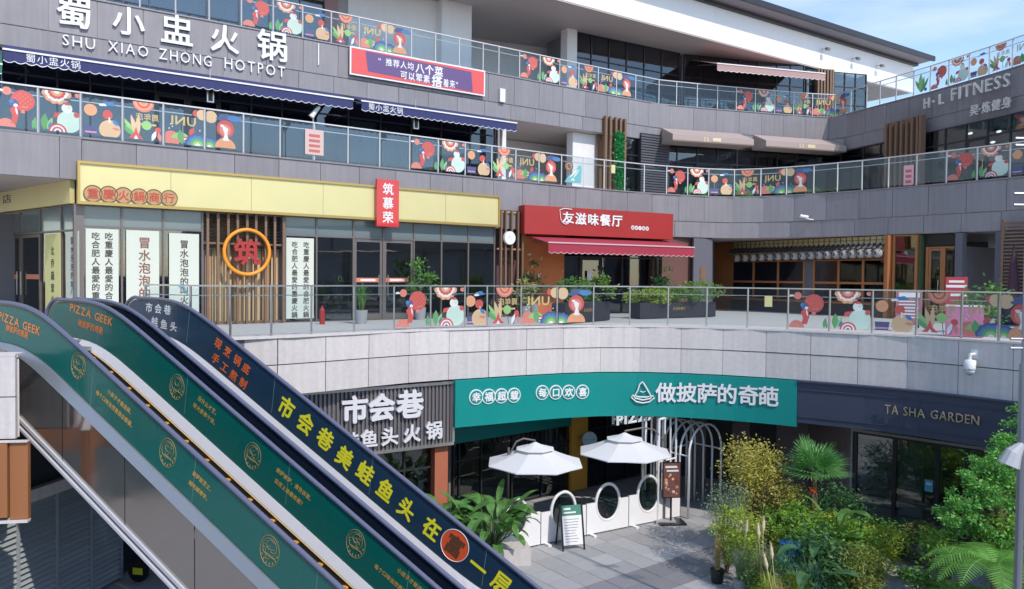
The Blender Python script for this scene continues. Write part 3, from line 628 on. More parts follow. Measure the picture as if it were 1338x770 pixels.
# ================================================================== L2 : lantern restaurant
FJ = Frame((10.05,38.0), (14.4,30.4)); FJ.n = -FJ.n if FJ.n.x > 0 else FJ.n
jr = thing('lantern_shopfront', 'timber restaurant front with small orange framed windows under a tiled eave', 'storefront', FJ.P(3, 5.0))
u0, u1 = FJ.ux(930, 7), FJ.ux(957, 7)
fbox(FJ, u0, u1, 5.0, 8.22, -.06, .04, 'timber_wall', WOODO, jr)
uw = uxs(FJ, [957,985,1017,1051], 6.3); front(jr, FJ, uw, 5.55, 7.31, (6.35,), glass_m=WINDARK, fm=WOODO, bar=.09)
uw2 = uxs(FJ, [1064,1096,1128,1160], 6.3); front(jr, FJ, uw2, 5.55, 7.31, (6.35,), glass_m=WINDARK, fm=WOODO, bar=.09)
fbox(FJ, uw[0], uw2[-1]+.1, 5.0, 5.5, -.1, .06, 'plinth', mat('dark_brick', (.09,.08,.08), .8, var=.3, scale=8), jr)
fbox(FJ, uw[0], uw2[-1]+.1, 5.5, 5.56, -.1, .35, 'shelf', WOODO, jr)
fbox(FJ, uw[-1]+.03, uw2[0]-.03, 5.56, 7.3, -.1, .03, 'pier', MATS['slate_wall'], jr)
fbox(FJ, uw[0], uw2[-1]+.1, 7.3, 7.69, -.2, .01, 'beam', WOOD, jr)
fbox(FJ, uw[0], uw2[-1]+.1, 7.70, 8.22, -.2, 0, 'bressummer', mat('ochre_wall', (.62,.54,.30), .8), jr)
fbox(FJ, uw2[-1]+.02, uw2[-1]+.17, 5.0, 8.22, -.1, .3, 'timber_post', WOODO, jr)
ev = thing('tiled_eave', 'little dark tiled eave with a cream grid wall above the lanterns', 'eave', FJ.P(4, 7.6, .4))
ue0, ue1 = FJ.ux(953, 7.8, .3), uw2[-1]+.02
nt_ = 34
for k in range(nt_):
    a = ue0+(ue1-ue0)*(k+.5)/nt_; b = MB(); b.tube([FJ.P(a, 7.92, .02), FJ.P(a, 7.70, .5)], .055, 8); b.build('roof_tile', mat('roof_tile', (.075,.07,.08), .6, rnd=.2), ev)
fbox(FJ, ue0, ue1, 7.60, 7.66, .0, .6, 'board', WOOD, ev)
for k in range(31): a = ue0+(ue1-ue0)*k/30; fbox(FJ, a-.01, a+.01, 7.96, 8.21, .01, .04, 'batten', WOOD, ev)
fbox(FJ, ue0, ue1, 8.07, 8.09, .042, .06, 'rail', WOOD, ev)
for k in range(18):
    x = 963+(1147-963)*k/17; y = 337.5-6.5*k/17; u, z = FJ.hit(x, y, .5)
    lt = thing('paper_lantern', '%s in the row of eighteen grey paper lanterns under the tiled eave' % (['Leftmost','Second','Third','Fourth','Fifth','Sixth','Seventh','Eighth','Ninth','Tenth','Eleventh','Twelfth','Thirteenth','Fourteenth','Fifteenth','Sixteenth','Seventeenth','Rightmost'][k]+' from the left' if 0 < k < 17 else ('Leftmost' if k == 0 else 'Rightmost')), 'lantern', FJ.P(u, z, .5), 'paper lanterns under the eave')
    b = MB(); N = 7; prev = None
    c = FJ.P(u, z, .5); rr = .17
    b.tube([c+Vector((0, 0, -.17+.34*t/6)) for t in range(7)], [.07,.14,.165,.17,.165,.14,.07], 12); b.build('shade', mat('lantern_paper', (.34,.33,.33), .8, var=.15), lt, True)
    b = MB(); b.tube([c+Vector((0,0,.17)), c+Vector((0,0,.22))], .06, 8); b.tube([c+Vector((0,0,-.20)), c+Vector((0,0,-.17))], .06, 8); b.build('cap', BLACKM, lt)
    b = MB(); fl = Frame((c.x, c.y), (c.x+FJ.e.x, c.y+FJ.e.y)); fl.n = FJ.n; fbox(fl, -.035, .035, z-.06, z+.06, .165, .173, 'ink_mark', TEXTB, lt)
# entry right of it
FE = Frame(FJ.P(uw2[-1]+.2, 0), (16.2,27.6)); FE.n = -FE.n if FE.n.x > 0 else FE.n
ent = thing('timber_entrance', 'dark glass entrance with an orange timber door frame beside the grey pillar', 'entrance', FE.P(1, 5.0))
ue = uxs(FE, [1172,1198,1207,1245], 6.5); 
front(ent, FE, [0.05, FE.ux(1204, 6.5)-.2], 5.0, 8.22, (), glass_m=WIN, fm=WOODO, bar=.09, roomm=mat('green_room', (.08,.12,.05), .9, var=.3))
a, c = FE.ux(1226, 6.5), FE.ux(1247, 6.5); front(ent, FE, [FE.ux(1206, 6.5), FE.ux(1228, 6.5), FE.ux(1246, 6.5)], 5.0, 7.75, (), glass_m=WINDARK, fm=WOODO, bar=.10, doors=(0,), w=-.3)
fbox(FE, FE.ux(1247, 6.5), FE.L, 5.0, 8.22, -.3, .0, 'grey_pillar', MATS['slate_wall'], ent)
fbox(FE, 0, FE.ux(1246, 6.5), 7.78, 8.22, -.5, -.32, 'lintel', BLACKM, ent)
for (x0, x1, y0, y1, s) in ((1210,1217,358,370,''),):
    pass
ex = thing('poster_stand', 'red and white promotional standee outside the timber entrance', 'standee', FE.P(FE.ux(1245, 6, 1.2), 5.0, 1.2))
fe2 = Frame((15.3,26.6), (16.15,26.2)); ua_, ub_ = fe2.ux(1235, 6), fe2.ux(1264, 6)
fbox(fe2, ua_, ub_, 5.1, 6.62, -.02, .02, 'board', mat('dull_red', (.42,.04,.06), .5), ex)
for k, z in enumerate((6.25, 5.95)): fbox(fe2, ua_+.02, ub_-.02, z, z+.09, .022, .03, 'stripe', WHITE, ex)
for u in (ua_+.08, ub_-.08): fbox(fe2, u-.02, u+.02, 5.0, 5.1, -.15, .15, 'foot', BLACKM, ex)
fbox(fe2, ua_+.1, ub_-.1, 6.42, 6.5, .0225, .026, 'print_line', WHITE, ex)
# far right dark lattice with folded parasol
FZ = Frame((16.3,27.4), (18.6,24.3)); FZ.n = -FZ.n if FZ.n.x > 0 else FZ.n
lz = thing('wood_lattice', 'dark brown louvred screen at the far right beside the folded parasol', 'screen', FZ.P(.3, 5.0), 'brown slat screens')
a, c = FZ.ux(1312, 7), FZ.ux(1345, 7)
for u in (a, c): fbox(FZ, u-.04, u+.04, 5.0, 8.6, .1, .2, 'slat', WOOD, lz)
for k in range(20): z = 6.2+k*.12; fbox(FZ, a+.04, c-.04, z, z+.05, .12, .17, 'louvre', WOOD, lz)
fbox(FZ, a-.3, c+2, 5.0, 8.2, -.12, -.02, 'backing', MATS['slate_wall'], lz)
pf = thing('folded_parasol', 'tall folded dark plum parasol standing by the louvred screen', 'parasol', (*Vector(onz(1322, 425, 5.0)[:2])[:], 5.0))
pc = pf.location; b = MB(); b.tube([pc+Vector((0,0,.7)), pc+Vector((.02,0,1.2)), pc+Vector((0,0,2.0)), pc+Vector((0,0,2.55))], [.13,.17,.11,.03], 9); b.build('canopy', mat('plum_cloth', (.07,.03,.05), .8, var=.2), pf)
b = MB(); b.tube([pc, pc+Vector((0,0,2.7))], .025, 6); b.tube([pc, pc+Vector((0,0,.08))], .25, 12); b.build('pole', BLACKM, pf)
# room lights and furniture for depth: table and chairs on terrace omitted (none visible)

# ================================================================== L3 : SHU XIAO shop
F4 = Frame((-17,21.7), (5.85,37.1))
F3w = -.35
s3 = thing('hotpot_restaurant_shopfront', 'long dark glazed front behind the navy awnings on the middle terrace', 'storefront', F4.P(8, 10.05))
us3 = [F4.ux(x, 11.5, F3w) for x in (-40,-8,34,75,118,160,203,245,287,328,368,410,455,497,537,576,614,646)]
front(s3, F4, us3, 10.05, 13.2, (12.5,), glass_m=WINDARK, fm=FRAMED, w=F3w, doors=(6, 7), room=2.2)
for (x0, x1, m) in ((458,492,CREAM),(300,324,CREAM),(500,536,mat('grey_curtain', (.3,.29,.3), .9, streak=.3))):
    a, c = F4.ux(x0, 11, -.6), F4.ux(x1, 11, -.6); b = MB(); n = 12
    for k in range(n): b.face([F4.P(a+(c-a)*k/n, 10.1, -.62+.05*(k % 2)), F4.P(a+(c-a)*(k+1)/n, 10.1, -.62+.05*((k+1) % 2)), F4.P(a+(c-a)*(k+1)/n, 12.45, -.62+.05*((k+1) % 2)), F4.P(a+(c-a)*k/n, 12.45, -.62+.05*(k % 2))])
    b.build('curtain', m, s3)
for (x0, x1) in ((536,640),): 
    a, c = F4.ux(x0, 11, -1), F4.ux(x1, 11, -1)
    for k in range(9):
        u = a+(c-a)*k/9; fbox(F4, u, u+.5, 10.3+R_.uniform(0,.6), 11.9+R_.uniform(0,.8), -1.2, -1.1, 'mural', mat('mural_%d' % (k % 3), [(.25,.03,.06),(.10,.05,.12),(.4,.12,.05)][k % 3], .6, var=.4, scale=3), s3)
A1 = lambda x: F4.ux(x, 13.0, 1.35)
awning('navy_awning', 'long navy scalloped awning under the SHU XIAO ZHONG HOTPOT letters', F4, A1(4), A1(459), .08, 13.22, 1.5, 12.74, .30, NAVY, txt=[('蜀小盅火锅', F4.ux(70, 12.6, 1.5), .26)])
awning('navy_awning', 'shorter navy scalloped awning below the red and purple banner', F4, A1(470), A1(672), .08, 13.22, 1.5, 12.74, .30, NAVY, txt=[('蜀小盅火锅', F4.ux(504, 12.6, 1.5), .26)])
awning('green_awning', 'dark green awning tip at the left picture edge behind the navy awning', F4, A1(-60), A1(2), .08, 12.9, 1.3, 12.35, .25, mat('green_cloth', (.02,.18,.09), .75))
# big letters
lt = thing('hotpot_letter_sign', 'large white channel characters with SHU XIAO ZHONG HOTPOT on the grey fascia', 'sign', F4.P(9, 13.9, .1))
for ch, x, y, h in (('蜀',97.5,16,40),('小',168,28,36),('盅',231,40,38),('火',293.5,51,35),('锅',356,60,38)):
    u, z = F4.hit(x, y, .1); up = F4.hit(x, y-h/2, .1)[1]; dn = F4.hit(x, y+h/2, .1)[1]
    text(F4, ch, u, z, (up-dn)/.92, .07, WHITE, lt, depth=.08, bold=.018, split=True)
for wd, xa, ya, xb, yb in (('SHU',81.5,52,126,58.5),('XIAO',141,62,195,66.5),('ZHONG',207.5,71,277.5,80),('HOTPOT',293,83,373.5,94)):
    text_px(F4, wd, xa, ya, xb, yb, 14.5, .07, WHITE, lt, depth=.05, split=True, gap=.12)
u, z = F4.hit(416, 70, .1); fbox(F4, u-.02, u+.02, z-.42, z+.36, .06, .12, 'divider', WHITE, lt)
# banner
bn = thing('promo_banner', 'red and purple framed banner with white slogan hung on the fascia', 'banner', F4.P(F4.ux(545, 14, .2), 13.9, .2))
c4 = [F4.hit(457.5, 60, .22), F4.hit(457.5, 97, .22), F4.hit(634, 126, .22), F4.hit(634, 92, .22)]
ul, ur = c4[0][0], c4[2][0]; zt = (c4[0][1]+c4[3][1])/2; zb = (c4[1][1]+c4[2][1])/2
fbox(F4, ul, ur, zb, zt, .14, .20, 'frame', WHITE, bn); fbox(F4, ul+.06, ur-.06, zb+.06, zt-.06, .201, .208, 'field', mat('coral_red', (.70,.10,.10), .5), bn)
b = MB(); b.poly(F4, [(ul+.72, zb+.22), (ur-.60, zb+.10), (ur-.68, zt-.16), (ul+.62, zt-.10)], .209, .214); b.build('purple_field', mat('purple', (.13,.08,.22), .5), bn)
text_px(F4, '“推荐人均', 494, 78.5, 541, 88, 9.5, .216, WHITE, bn, bold=.015)
text_px(F4, '八个菜', 543, 88, 579, 95, 12, .216, WHITE, bn, bold=.03)
text_px(F4, '可以荤素', 523, 97.5, 562, 104, 10, .216, WHITE, bn, bold=.02)
text_px(F4, '搭', 564, 105, 578, 108, 14, .216, WHITE, bn, bold=.03)
text_px(F4, '着来”', 579, 108, 603, 112, 10, .216, WHITE, bn, bold=.015)
# recess right of the shop: white walls
rec = thing('white_passage', 'white walled passage opening on the middle terrace right of the navy awning', 'passage', F4.P(F4.ux(700, 11), 10.05, -3))
ua, ub = F4.ux(650, 11, -.3), F4.ux(784, 11, -.3)
fbox(F4, ua, ub+1.5, 10.05, 13.2, -4.1, -4.0, 'back_wall', WHITEW, rec); fbox(F4, ua-.05, ua+.12, 10.05, 13.2, -4, -.2, 'left_wall', mat('grey_wall_m', (.32,.31,.33), .7), rec)
uq = F4.ux(747, 11, -.5); fbox(F4, uq, ub, 10.05, 13.2, -.9, -.45, 'right_pier', WHITEW, rec)
uk = F4.ux(657.5, 11, .5); b = MB(); fbox(F4, uk-.10, uk+.10, 10.05, 12.9, .35, .55, 'column', WHITE, rec)
# lattice, window, louvre
l3 = thing('wood_lattice', 'brown slat screen with climbing green ivy on the middle terrace', 'screen', F4.P(F4.ux(800, 11), 10.05), 'brown slat screens')
for x in (789,795,802,808,814): u = F4.ux(x, 12, .1); fbox(F4, u-.06, u+.06, 10.05, 14.0, .12, .26, 'slat', WOOD, l3)
a, c = F4.ux(787, 12, .1), F4.ux(816, 12, .1)
for k in range(16): z = 12.0+k*.125; fbox(F4, a, c, z, z+.04, .06, .11, 'louvre', WOOD, l3)
fbox(F4, a, c, 10.05, 13.9, -.35, -.25, 'backing', WOOD, l3)
s4 = thing('narrow_window', 'narrow curtained window between the ivy screen and the grey louvres', 'window', F4.P(F4.ux(825, 11), 10.05))
front(s4, F4, [F4.ux(817, 11.5), F4.ux(835, 11.5)], 10.05, 13.2, (12.4,), fm=FRAMED, w=-.1, room=1)
lv = thing('grey_louvre', 'grey horizontal louvre vent box right of the ivy screen', 'louvre', F4.P(F4.ux(850, 11), 10.05))
FLV = Frame(F4.P(F4.ux(835, 11, .05), 0, .05), P4.at(P4.sx(872, 11)))
for k in range(26): fbox(FLV, 0, FLV.L, 10.2+k*.125, 10.2+k*.125+.085, .05, .13, 'blade', mat('blade_grey', (.12,.12,.14), .5, .3), lv)
fbox(FLV, 0, FLV.L, 10.05, 13.5, -.05, .04, 'frame', FRAMED, lv)
# tan box awnings and windows behind
F3b = Frame((7.35,37.95), (14.63,40.15)); F3c = Frame((14.5,40.1), (16.95,40.7))
s5 = thing('cafe_shopfront', 'curtained dark windows below the two tan awnings', 'storefront', F3b.P(3, 10.05))
us5 = [F3b.ux(x, 11.5, -.2) for x in (872,884,910,936,962,988,1015,1040,1066,1098)]
front(s5, F3b, us5, 10.05, 13.1, (12.3,), glass_m=WINDARK, fm=FRAMED, w=-.2, doors=(2,), room=2)
for i in (0, 1, 2, 4, 6):
    a, c = us5[i]+.08, us5[i+1]-.08; b = MB(); n = 8
    for k in range(n): b.face([F3b.P(a+(c-a)*k/n, 10.1, -.45+.05*(k % 2)), F3b.P(a+(c-a)*(k+1)/n, 10.1, -.45+.05*((k+1) % 2)), F3b.P(a+(c-a)*(k+1)/n, 12.2, -.45+.05*((k+1) % 2)), F3b.P(a+(c-a)*k/n, 12.2, -.45+.05*(k % 2))])
    b.build('curtain', CREAM, s5)
def box_awning(x0, x1, label, xt):
    w = 1.3; a, c = F3b.ux(x0, 13, w), F3b.ux(x1, 13, w); P = F3b.P
    r = thing('tan_awning', label, 'awning', P((a+c)/2, 12.7, .7), 'tan box awnings')
    b = MB(); b.prism([P(a,13.05,w),P(c,13.05,w),P(c,13.05,.1),P(a,13.05,.1)], [P(a,13.36,w),P(c,13.36,w),P(c-.05,13.85,.1),P(a+.05,13.85,.1)]); b.build('cover', TAN, r)
    fbox(F3b, a, c, 13.03, 13.09, w+.002, w+.02, 'hem', mat('tan_dark', (.2,.14,.12), .7), r)
    u = F3b.ux(xt, 12.8, w); text(F3b, '55', u-.3, 13.21, .30, w+.01, YELLOW if 0 else mat('cream_ink', (.7,.62,.4), .5), r, bold=.02); fbox(F3b, u+.05, u+.5, 13.13, 13.30, w+.008, w+.012, 'print_mark', MATS['cream_ink'], r)
box_awning(879, 985, 'left one of the two tan box awnings, nearest the louvre', 930)
box_awning(1001, 1106, 'right one of the two tan box awnings, nearest the inner corner', 1054)
# right wing, L3
FW = Frame((16.95,40.75), (20.6,28.5)); FW.n = -FW.n if FW.n.x > 0 else FW.n
s6 = thing('fitness_shopfront', 'dark ribbon windows of the fitness club under its letters', 'storefront', FW.P(6, 10.05))
us6 = [FW.ux(x, 11.5, -.3) for x in (1098,1128,1150,1162)]; front(s6, FW, us6, 10.05, 13.2, (12.6,), glass_m=WINDARK, fm=FRAMED, w=-.3, room=2)
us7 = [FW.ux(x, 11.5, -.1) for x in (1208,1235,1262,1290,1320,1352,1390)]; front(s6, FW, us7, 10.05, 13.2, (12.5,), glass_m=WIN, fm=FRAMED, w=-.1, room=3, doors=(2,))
for (x, y) in ((1268,160),(1305,172),(1297,186)):
    u, z = FW.hit(x, y, -1.6); b = MB(); b.disc(FW, u, min(z, 13.1), .12, -1.62, -1.6, rz=.05); b.build('ceiling_light', mat('lamp_glow', (1,.9,.8), .5, emit=3), s6)
l4 = thing('wood_lattice', 'reddish brown vertical fin screen on the right wing', 'screen', FW.P(FW.ux(1183, 11), 10.05), 'brown slat screens')
for x in (1161,1167,1174,1181,1188,1195,1202,1206): u = FW.ux(x, 12.5, .2); fbox(FW, u-.06, u+.06, 10.1, 13.95, .12, .40, 'slat', WOOD, l4)
fbox(FW, FW.ux(1160, 12.5, .1), FW.ux(1207, 12.5, .1), 10.05, 13.9, .02, .11, 'backing', mat('maroon_back', (.12,.05,.05), .7), l4)
hl = thing('fitness_letter_sign', 'pale metal H L FITNESS letters with a Chinese line on the right wing', 'sign', FW.P(FW.ux(1270, 14, .1), 14, .1))
LET = mat('letter_grey', (.75,.73,.70), .4, .3)
text_px(FW, 'H', 1208.5, 135, 1216.5, 134, 14, .07, LET, hl, depth=.09, split=True); text_px(FW, '·', 1220, 132.5, 1222.5, 132, 20, .07, LET, hl, depth=.09, split=True)
text_px(FW, 'L', 1228, 130, 1235.5, 128, 14, .07, LET, hl, depth=.09, split=True); text_px(FW, 'FITNESS', 1244.5, 122, 1322.5, 105, 17, .07, LET, hl, depth=.09, split=True)
text_px(FW, '昊·炼健身', 1269, 146.5, 1323, 131.5, 13.5, .07, LET, hl, depth=.09, split=True, bold=.02)
# ================================================================== L4 : roof, walls
FF = Frame((1.42-.83*16,32.4-.56*16), (1.42,32.4)); FFe = 16+28.5
roof = thing('roof_canopy', 'wide white roof fascia with black upper edge and brown soffit', 'roof', FF.P(20, 18.2))
for k in range(22):
    a = FFe*k/22; fbox(FF, a+.002, a+FFe/22-.002, 18.25, 19.9, -.3, 0, 'fascia_board', ROOFW, roof)
b = MB(); b.fb(FF, 0, FFe-.2, 18.19, 18.25, -9, -.02); b.build('soffit', SOFFIT, roof)
fbox(FF, 0, FFe+.2, 19.9, 20.04, -.3, .22, 'gutter', ROOFD, roof)
b = MB(); P = FF.P; b.prism([P(0,20.04,.2),P(FFe+.3,20.04,.2),P(FFe+.6,20.16,.85),P(0,20.16,.85)], [P(0,20.3,.2),P(FFe+.3,20.3,.2),P(FFe+.6,20.3,.85),P(0,20.3,.85)]); b.build('eave', ROOFG, roof)
b = MB(); b.prism([P(0,20.12,.85),P(FFe+.7,20.12,.85),P(FFe+.7,20.12,1.0),P(0,20.12,1.0)], [P(0,20.46,.85),P(FFe+.7,20.46,.85),P(FFe+.7,20.40,1.0),P(0,20.40,1.0)]); b.build('roof_edge', ROOFD, roof)
b = MB(); b.prism([P(0,20.31,.84),P(FFe+.5,20.31,.84),P(FFe+.2,22.5,-9),P(0,22.5,-9)], [P(0,20.45,.84),P(FFe+.5,20.45,.84),P(FFe+.2,22.7,-9),P(0,22.7,-9)]); b.build('roof_sheet', ROOFD, roof)
fbox(FF, FFe-.45, FFe-.15, 18.25, 19.95, -9, -.31, 'gable_wall', ROOFW, roof)
for x, y in ((1080,63),(1119.5,75.5),(1151,85)):
    u, z = FF.hit(x, y, .3); r = thing('floodlight', 'small bracket floodlight on the white roof fascia, %s' % {1080:'leftmost of three',1119.5:'middle of three',1151:'rightmost of three'}[x], 'floodlight', FF.P(u, z, 0), 'floodlights on the roof fascia')
    b = MB(); b.tube([FF.P(u, z, .02), FF.P(u, z, .35)], .03, 6); b.build('bracket', STEEL, r); fbox(FF, u-.13, u+.13, z-.14, z, .3, .45, 'lamp', FRAMEM, r)
w4 = thing('top_floor_shopfront', 'white piers and dark curtain wall set back behind the top terrace railing', 'wall', F4.P(20, 15.05, -2))
for (x0, x1, wv, wt) in ((455,577,-1.7,.6),(577,616,-1.3,1.0)):
    fbox(F4, F4.ux(x0, 16, wv), F4.ux(x1, 16, wv), 15.05, 18.6, wv-wt, wv, 'white_pier', WHITEW, w4)
us8 = [F4.ux(x, 16.5, -1.8) for x in (60,110,160,195,230,270,312,352,392,424)]; front(w4, F4, us8, 15.05, 18.3, (17.2,), glass_m=WIN, fm=FRAMEM, w=-1.8, room=2)
for i in (4, 5, 6):
    a, c = us8[i]+.08, us8[i+1]-.08; b = MB(); n = 12
    for k in range(n): b.face([F4.P(a+(c-a)*k/n, 15.1, -2.1+.06*(k % 2)), F4.P(a+(c-a)*(k+1)/n, 15.1, -2.1+.06*((k+1) % 2)), F4.P(a+(c-a)*(k+1)/n, 18.2, -2.1+.06*((k+1) % 2)), F4.P(a+(c-a)*k/n, 18.2, -2.1+.06*(k % 2))])
    b.build('curtain', mat('white_curtain', (.62,.6,.6), .9, streak=.25), w4)
fbox(F4, F4.ux(424, 16.5, -1.7), F4.ux(441, 16.5, -1.7), 15.05, 18.3, -2.2, -1.65, 'brick_pier', mat('mauve_brick', (.30,.19,.20), .8, var=.3, scale=12), w4)
fbox(F4, F4.ux(441, 16.5, -1.75), F4.ux(456, 16.5, -1.75), 15.05, 18.3, -2.0, -1.75, 'grey_pier', MATS['grey_wall_m'], w4)
FT = Frame((2.75,36.7), (8.85,40.3)); FT2 = Frame((8.85,40.3), (16.0,42.3)); FT3 = Frame((16.0,42.3), (19.6,43.2))
a, c = F4.ux(617, 16.5, -2), FT.A
FO = Frame(F4.P(a, 0, -5.5), FT.P(0, 0, -3)); fbox(FO, -1, FO.L+1, 15.05, 18.3, -.2, 0, 'passage_back_wall', WHITEW, w4)
ucol = FT.ux(745, 16.5, .1); fbox(FT, ucol-.28, ucol+.28, 15.05, 18.2, -.3, .25, 'white_column', WHITEW, w4)
for f, xs in ((FT, [750,772,795,818,841,864,887]), (FT2, [892,915,940,965,990,1014,1032,1050]), (FT3, [1053,1068,1089,1103,1117,1131])):
    uu = [f.ux(x, 16.5) for x in xs]; uu[0] = max(uu[0], .05); uu = [min(q, f.L+.4) for q in uu]
    front(w4, f, uu, 15.05, 18.18 if f is not FT3 else 18.0, (16.0, 17.0) if f is not FT3 else (16.2, 17.2), glass_m=WIN if f is FT3 else WINDARK, fm=FRAMED, room=2.2)
l5 = thing('wood_lattice', 'brown fin screen on the top floor between two window groups', 'screen', FT3.P(FT3.ux(1077, 16), 15.05, .3), 'brown slat screens')
for x in (1068,1072,1076,1080,1084,1087): u = FT3.ux(x, 16.6, .3); fbox(FT3, u-.05, u+.05, 15.05, 18.0, .15, .4, 'slat', WOOD, l5)
b = MB(); a, c = FT2.ux(925, 17.4, .3), FT2.ux(1055, 17.4, 1.8)
awning('pink_awning', 'faded pink retractable awning on the top terrace below the roof', FT2, FT2.ux(937, 17.4, 2.6), FT2.ux(1078, 17.4, 2.6), .1, 17.9, 2.6, 17.05, .30, mat('pink_cloth', (.42,.27,.26), .8), scal=.3)
# ================================================================== L1 : stores under the stone band
FS = Frame((-5.3,18.85), (-1.55,21.22))
sb = thing('slatted_shop_sign', 'dark ribbed metal sign with big silver characters above the bridge side shop', 'sign', FS.P(2, 1.85))
u0, u1 = -1.5, FS.ux(593.5, 2.8, .2)
fbox(FS, u0, u1, 1.88, 3.58, -.1, .1, 'backing', mat('rib_back', (.10,.09,.095), .6), sb)
N = 52
for k in range(N): a = u0+(u1-u0)*(k+.2)/N; fbox(FS, a, a+(u1-u0)/N*.5, 1.92, 3.52, .1, .15, 'rib', mat('rib_grey', (.26,.24,.25), .4, .6), sb)
b = MB(); b.fb(FS, u0, u1, 3.52, 3.6, .1, .2); b.fb(FS, u0, u1, 1.84, 1.92, .1, .2); b.fb(FS, u1-.05, u1+.02, 1.92, 3.52, .1, .2); b.build('frame', STEEL, sb)
SIL = mat('silver_letter', (.78,.77,.80), .35, .2)
for ch, x, y, h in (('市',463,535,33),('会',498,532,33),('巷',535,528,34)): 
    u, z = FS.hit(x, y, .2); s_ = (FS.hit(x, y-h/2, .2)[1]-FS.hit(x, y+h/2, .2)[1])/.9; text(FS, ch, u, z, s_, .16, SIL, sb, depth=.1, bold=.04, split=True)
for ch, x, y, h in (('美',431,581,22),('蛙',457,577,22),('鱼',482,573,22),('头',509,570,22),('火',538,566,22),('锅',567,562,22)):
    u, z = FS.hit(x, y, .2); s_ = (FS.hit(x, y-h/2, .2)[1]-FS.hit(x, y+h/2, .2)[1])/.9; text(FS, ch, u, z, s_, .16, SIL, sb, depth=.08, bold=.03, split=True)
sf = thing('fishhead_shop_shopfront', 'dark shop opening with a terracotta post below the ribbed sign', 'storefront', FS.P(2, Z1))
front(sf, FS, [-1.4, -.2, 1.0, 2.1, 3.0, FS.ux(566, 1, -.2)], Z1, 1.84, (1.2,), glass_m=WINDARK, fm=FRAMED, w=-.25)
fbox(FS, FS.ux(566, 1, -.1), FS.ux(583, 1, -.1), Z1, 1.84, -.4, 0, 'terracotta_post', mat('terracotta', (.42,.13,.07), .7, var=.08), sf)
a, c = FS.ux(546, 1, -.6), FS.ux(556, 1, -.6); fbox(FS, a, c, Z1+.2, 1.1, -.65, -.6, 'curtain', CREAM, sf)
# green pizza sign following the curve
gs = thing('green_pizza_sign', 'long curved green sign with white characters over the pizza shop', 'sign', (2, 23, 2.3))
P2g = P2.off(.16); sa = P2g.sx(595, 3); sc = P2g.sx(1041, 3); n = 18
for k in range(n):
    A_, B_ = P2g.at(sa+(sc-sa)*k/n), P2g.at(sa+(sc-sa)*(k+1)/n); f = Frame(A_, B_); fbox(f, -.004, f.L+.004, 2.33, 3.62, -.2, 0, 'sign_panel', GREEN, gs)
def gtext(body, x, y, h, bold=.05, m=WHITE, st=1., d=.06, w=.01):
    s = P2g.sx(x, 3); A_, B_ = P2g.at(s-.35), P2g.at(s+.35); f = Frame(A_, B_); u, z = f.hit(x, y, w)
    sz = (f.hit(x, y-h/2, w)[1]-f.hit(x, y+h/2, w)[1])/.9; return f, u, z, text(f, body, u, z, sz, w, m, gs, depth=d, bold=bold, stretch=st, split=True)
for ch, x, y in zip('做披萨的奇葩', (870,897,924,950,978,1004), (513,513,514,515,516.5,518)): gtext(ch, x, y, 24, .022, d=.03)
for s_, xs, y0 in (('幸福超载', (622,638.5,655,671.5), 519), ('每口欢喜', (708.5,726,743,761), 513)):
    for k, (ch, x) in enumerate(zip(s_, xs)):
        yy = y0 - k*.8 if s_[0] == '幸' else y0-.3*k
        s = P2g.sx(x, 3); f = Frame(P2g.at(s-.35), P2g.at(s+.35)); u, z = f.hit(x, yy, .02)
        b = MB(); b.disc(f, u, z, .215, .002, .03+.002*(k % 2)); dd = b.build('disc', WHITE, gs); b = MB(); b.disc(f, u, z, .185, .034, .04); b.build('face', GREEN, dd)
        text(f, ch, u, z, .27, .041, WHITE, dd, bold=.03, depth=.01)
s = P2g.sx(840, 3); f = Frame(P2g.at(s-.5), P2g.at(s+.5)); u, z = f.hit(840, 512, .03)
def loop(pts, r, closed=True):
    b = MB(); q = pts+[pts[0]] if closed else pts; b.tube([f.P(u+x, z+y, .04) for x, y in q], r, 6, cap=not closed); return b
loop([(-.10,.22),(-.02,.30),(.04,.22),(.16,.02),(.24,-.12),(.12,-.16),(-.12,-.16),(-.24,-.12),(-.16,.02)], .022).build('slice_outline', WHITE, gs)
loop([(-.34,-.18),(-.30,-.10),(-.22,-.20),(0,-.25),(.22,-.20),(.30,-.10),(.34,-.18),(.2,-.30),(0,-.34),(-.2,-.30)], .022).build('crust_outline', WHITE, gs)
loop([(-.08,.02),(.0,-.02),(.08,.02)], .014, False).build('smile', WHITE, gs)
# pizza shop front, set back, straight
FPz = Frame((-1.62,23.0), (5.3,28.6))
ps = thing('pizza_shop_shopfront', 'tall dark glazed pizza shop front behind the two white parasols', 'storefront', FPz.P(3, Z1))
usp = [FPz.ux(x, 0) for x in (592,599,628,668,707,746)]; front(ps, FPz, usp, Z1, 1.46, (.9,), glass_m=WIN, fm=FRAMED, roomm=mat('shop_room', (.24,.20,.17), .9, var=.5, scale=1.5), room=3)
a, c = FPz.ux(746, 0, .1), FPz.ux(767, 0, .1); fbox(FPz, a, c, Z1, 3.6, -.5, .12, 'orange_pillar', mat('amber_paint', (.80,.40,.06), .5, var=.04), ps)
usp2 = [FPz.ux(x, 0) for x in (768,792,818,846,874)]; front(ps, FPz, usp2, Z1, 2.2, (1.2,), glass_m=WINDARK, fm=FRAMED, room=3)
fbox(FPz, -.5, a-.01, 1.47, 3.6, -.1, .12, 'green_band', GREEN, ps)
fbox(FPz, c+.01, FPz.L+1, 2.2, 3.6, -.1, .08, 'upper_band', mat('dark_teal', (.02,.05,.08), .5), ps)
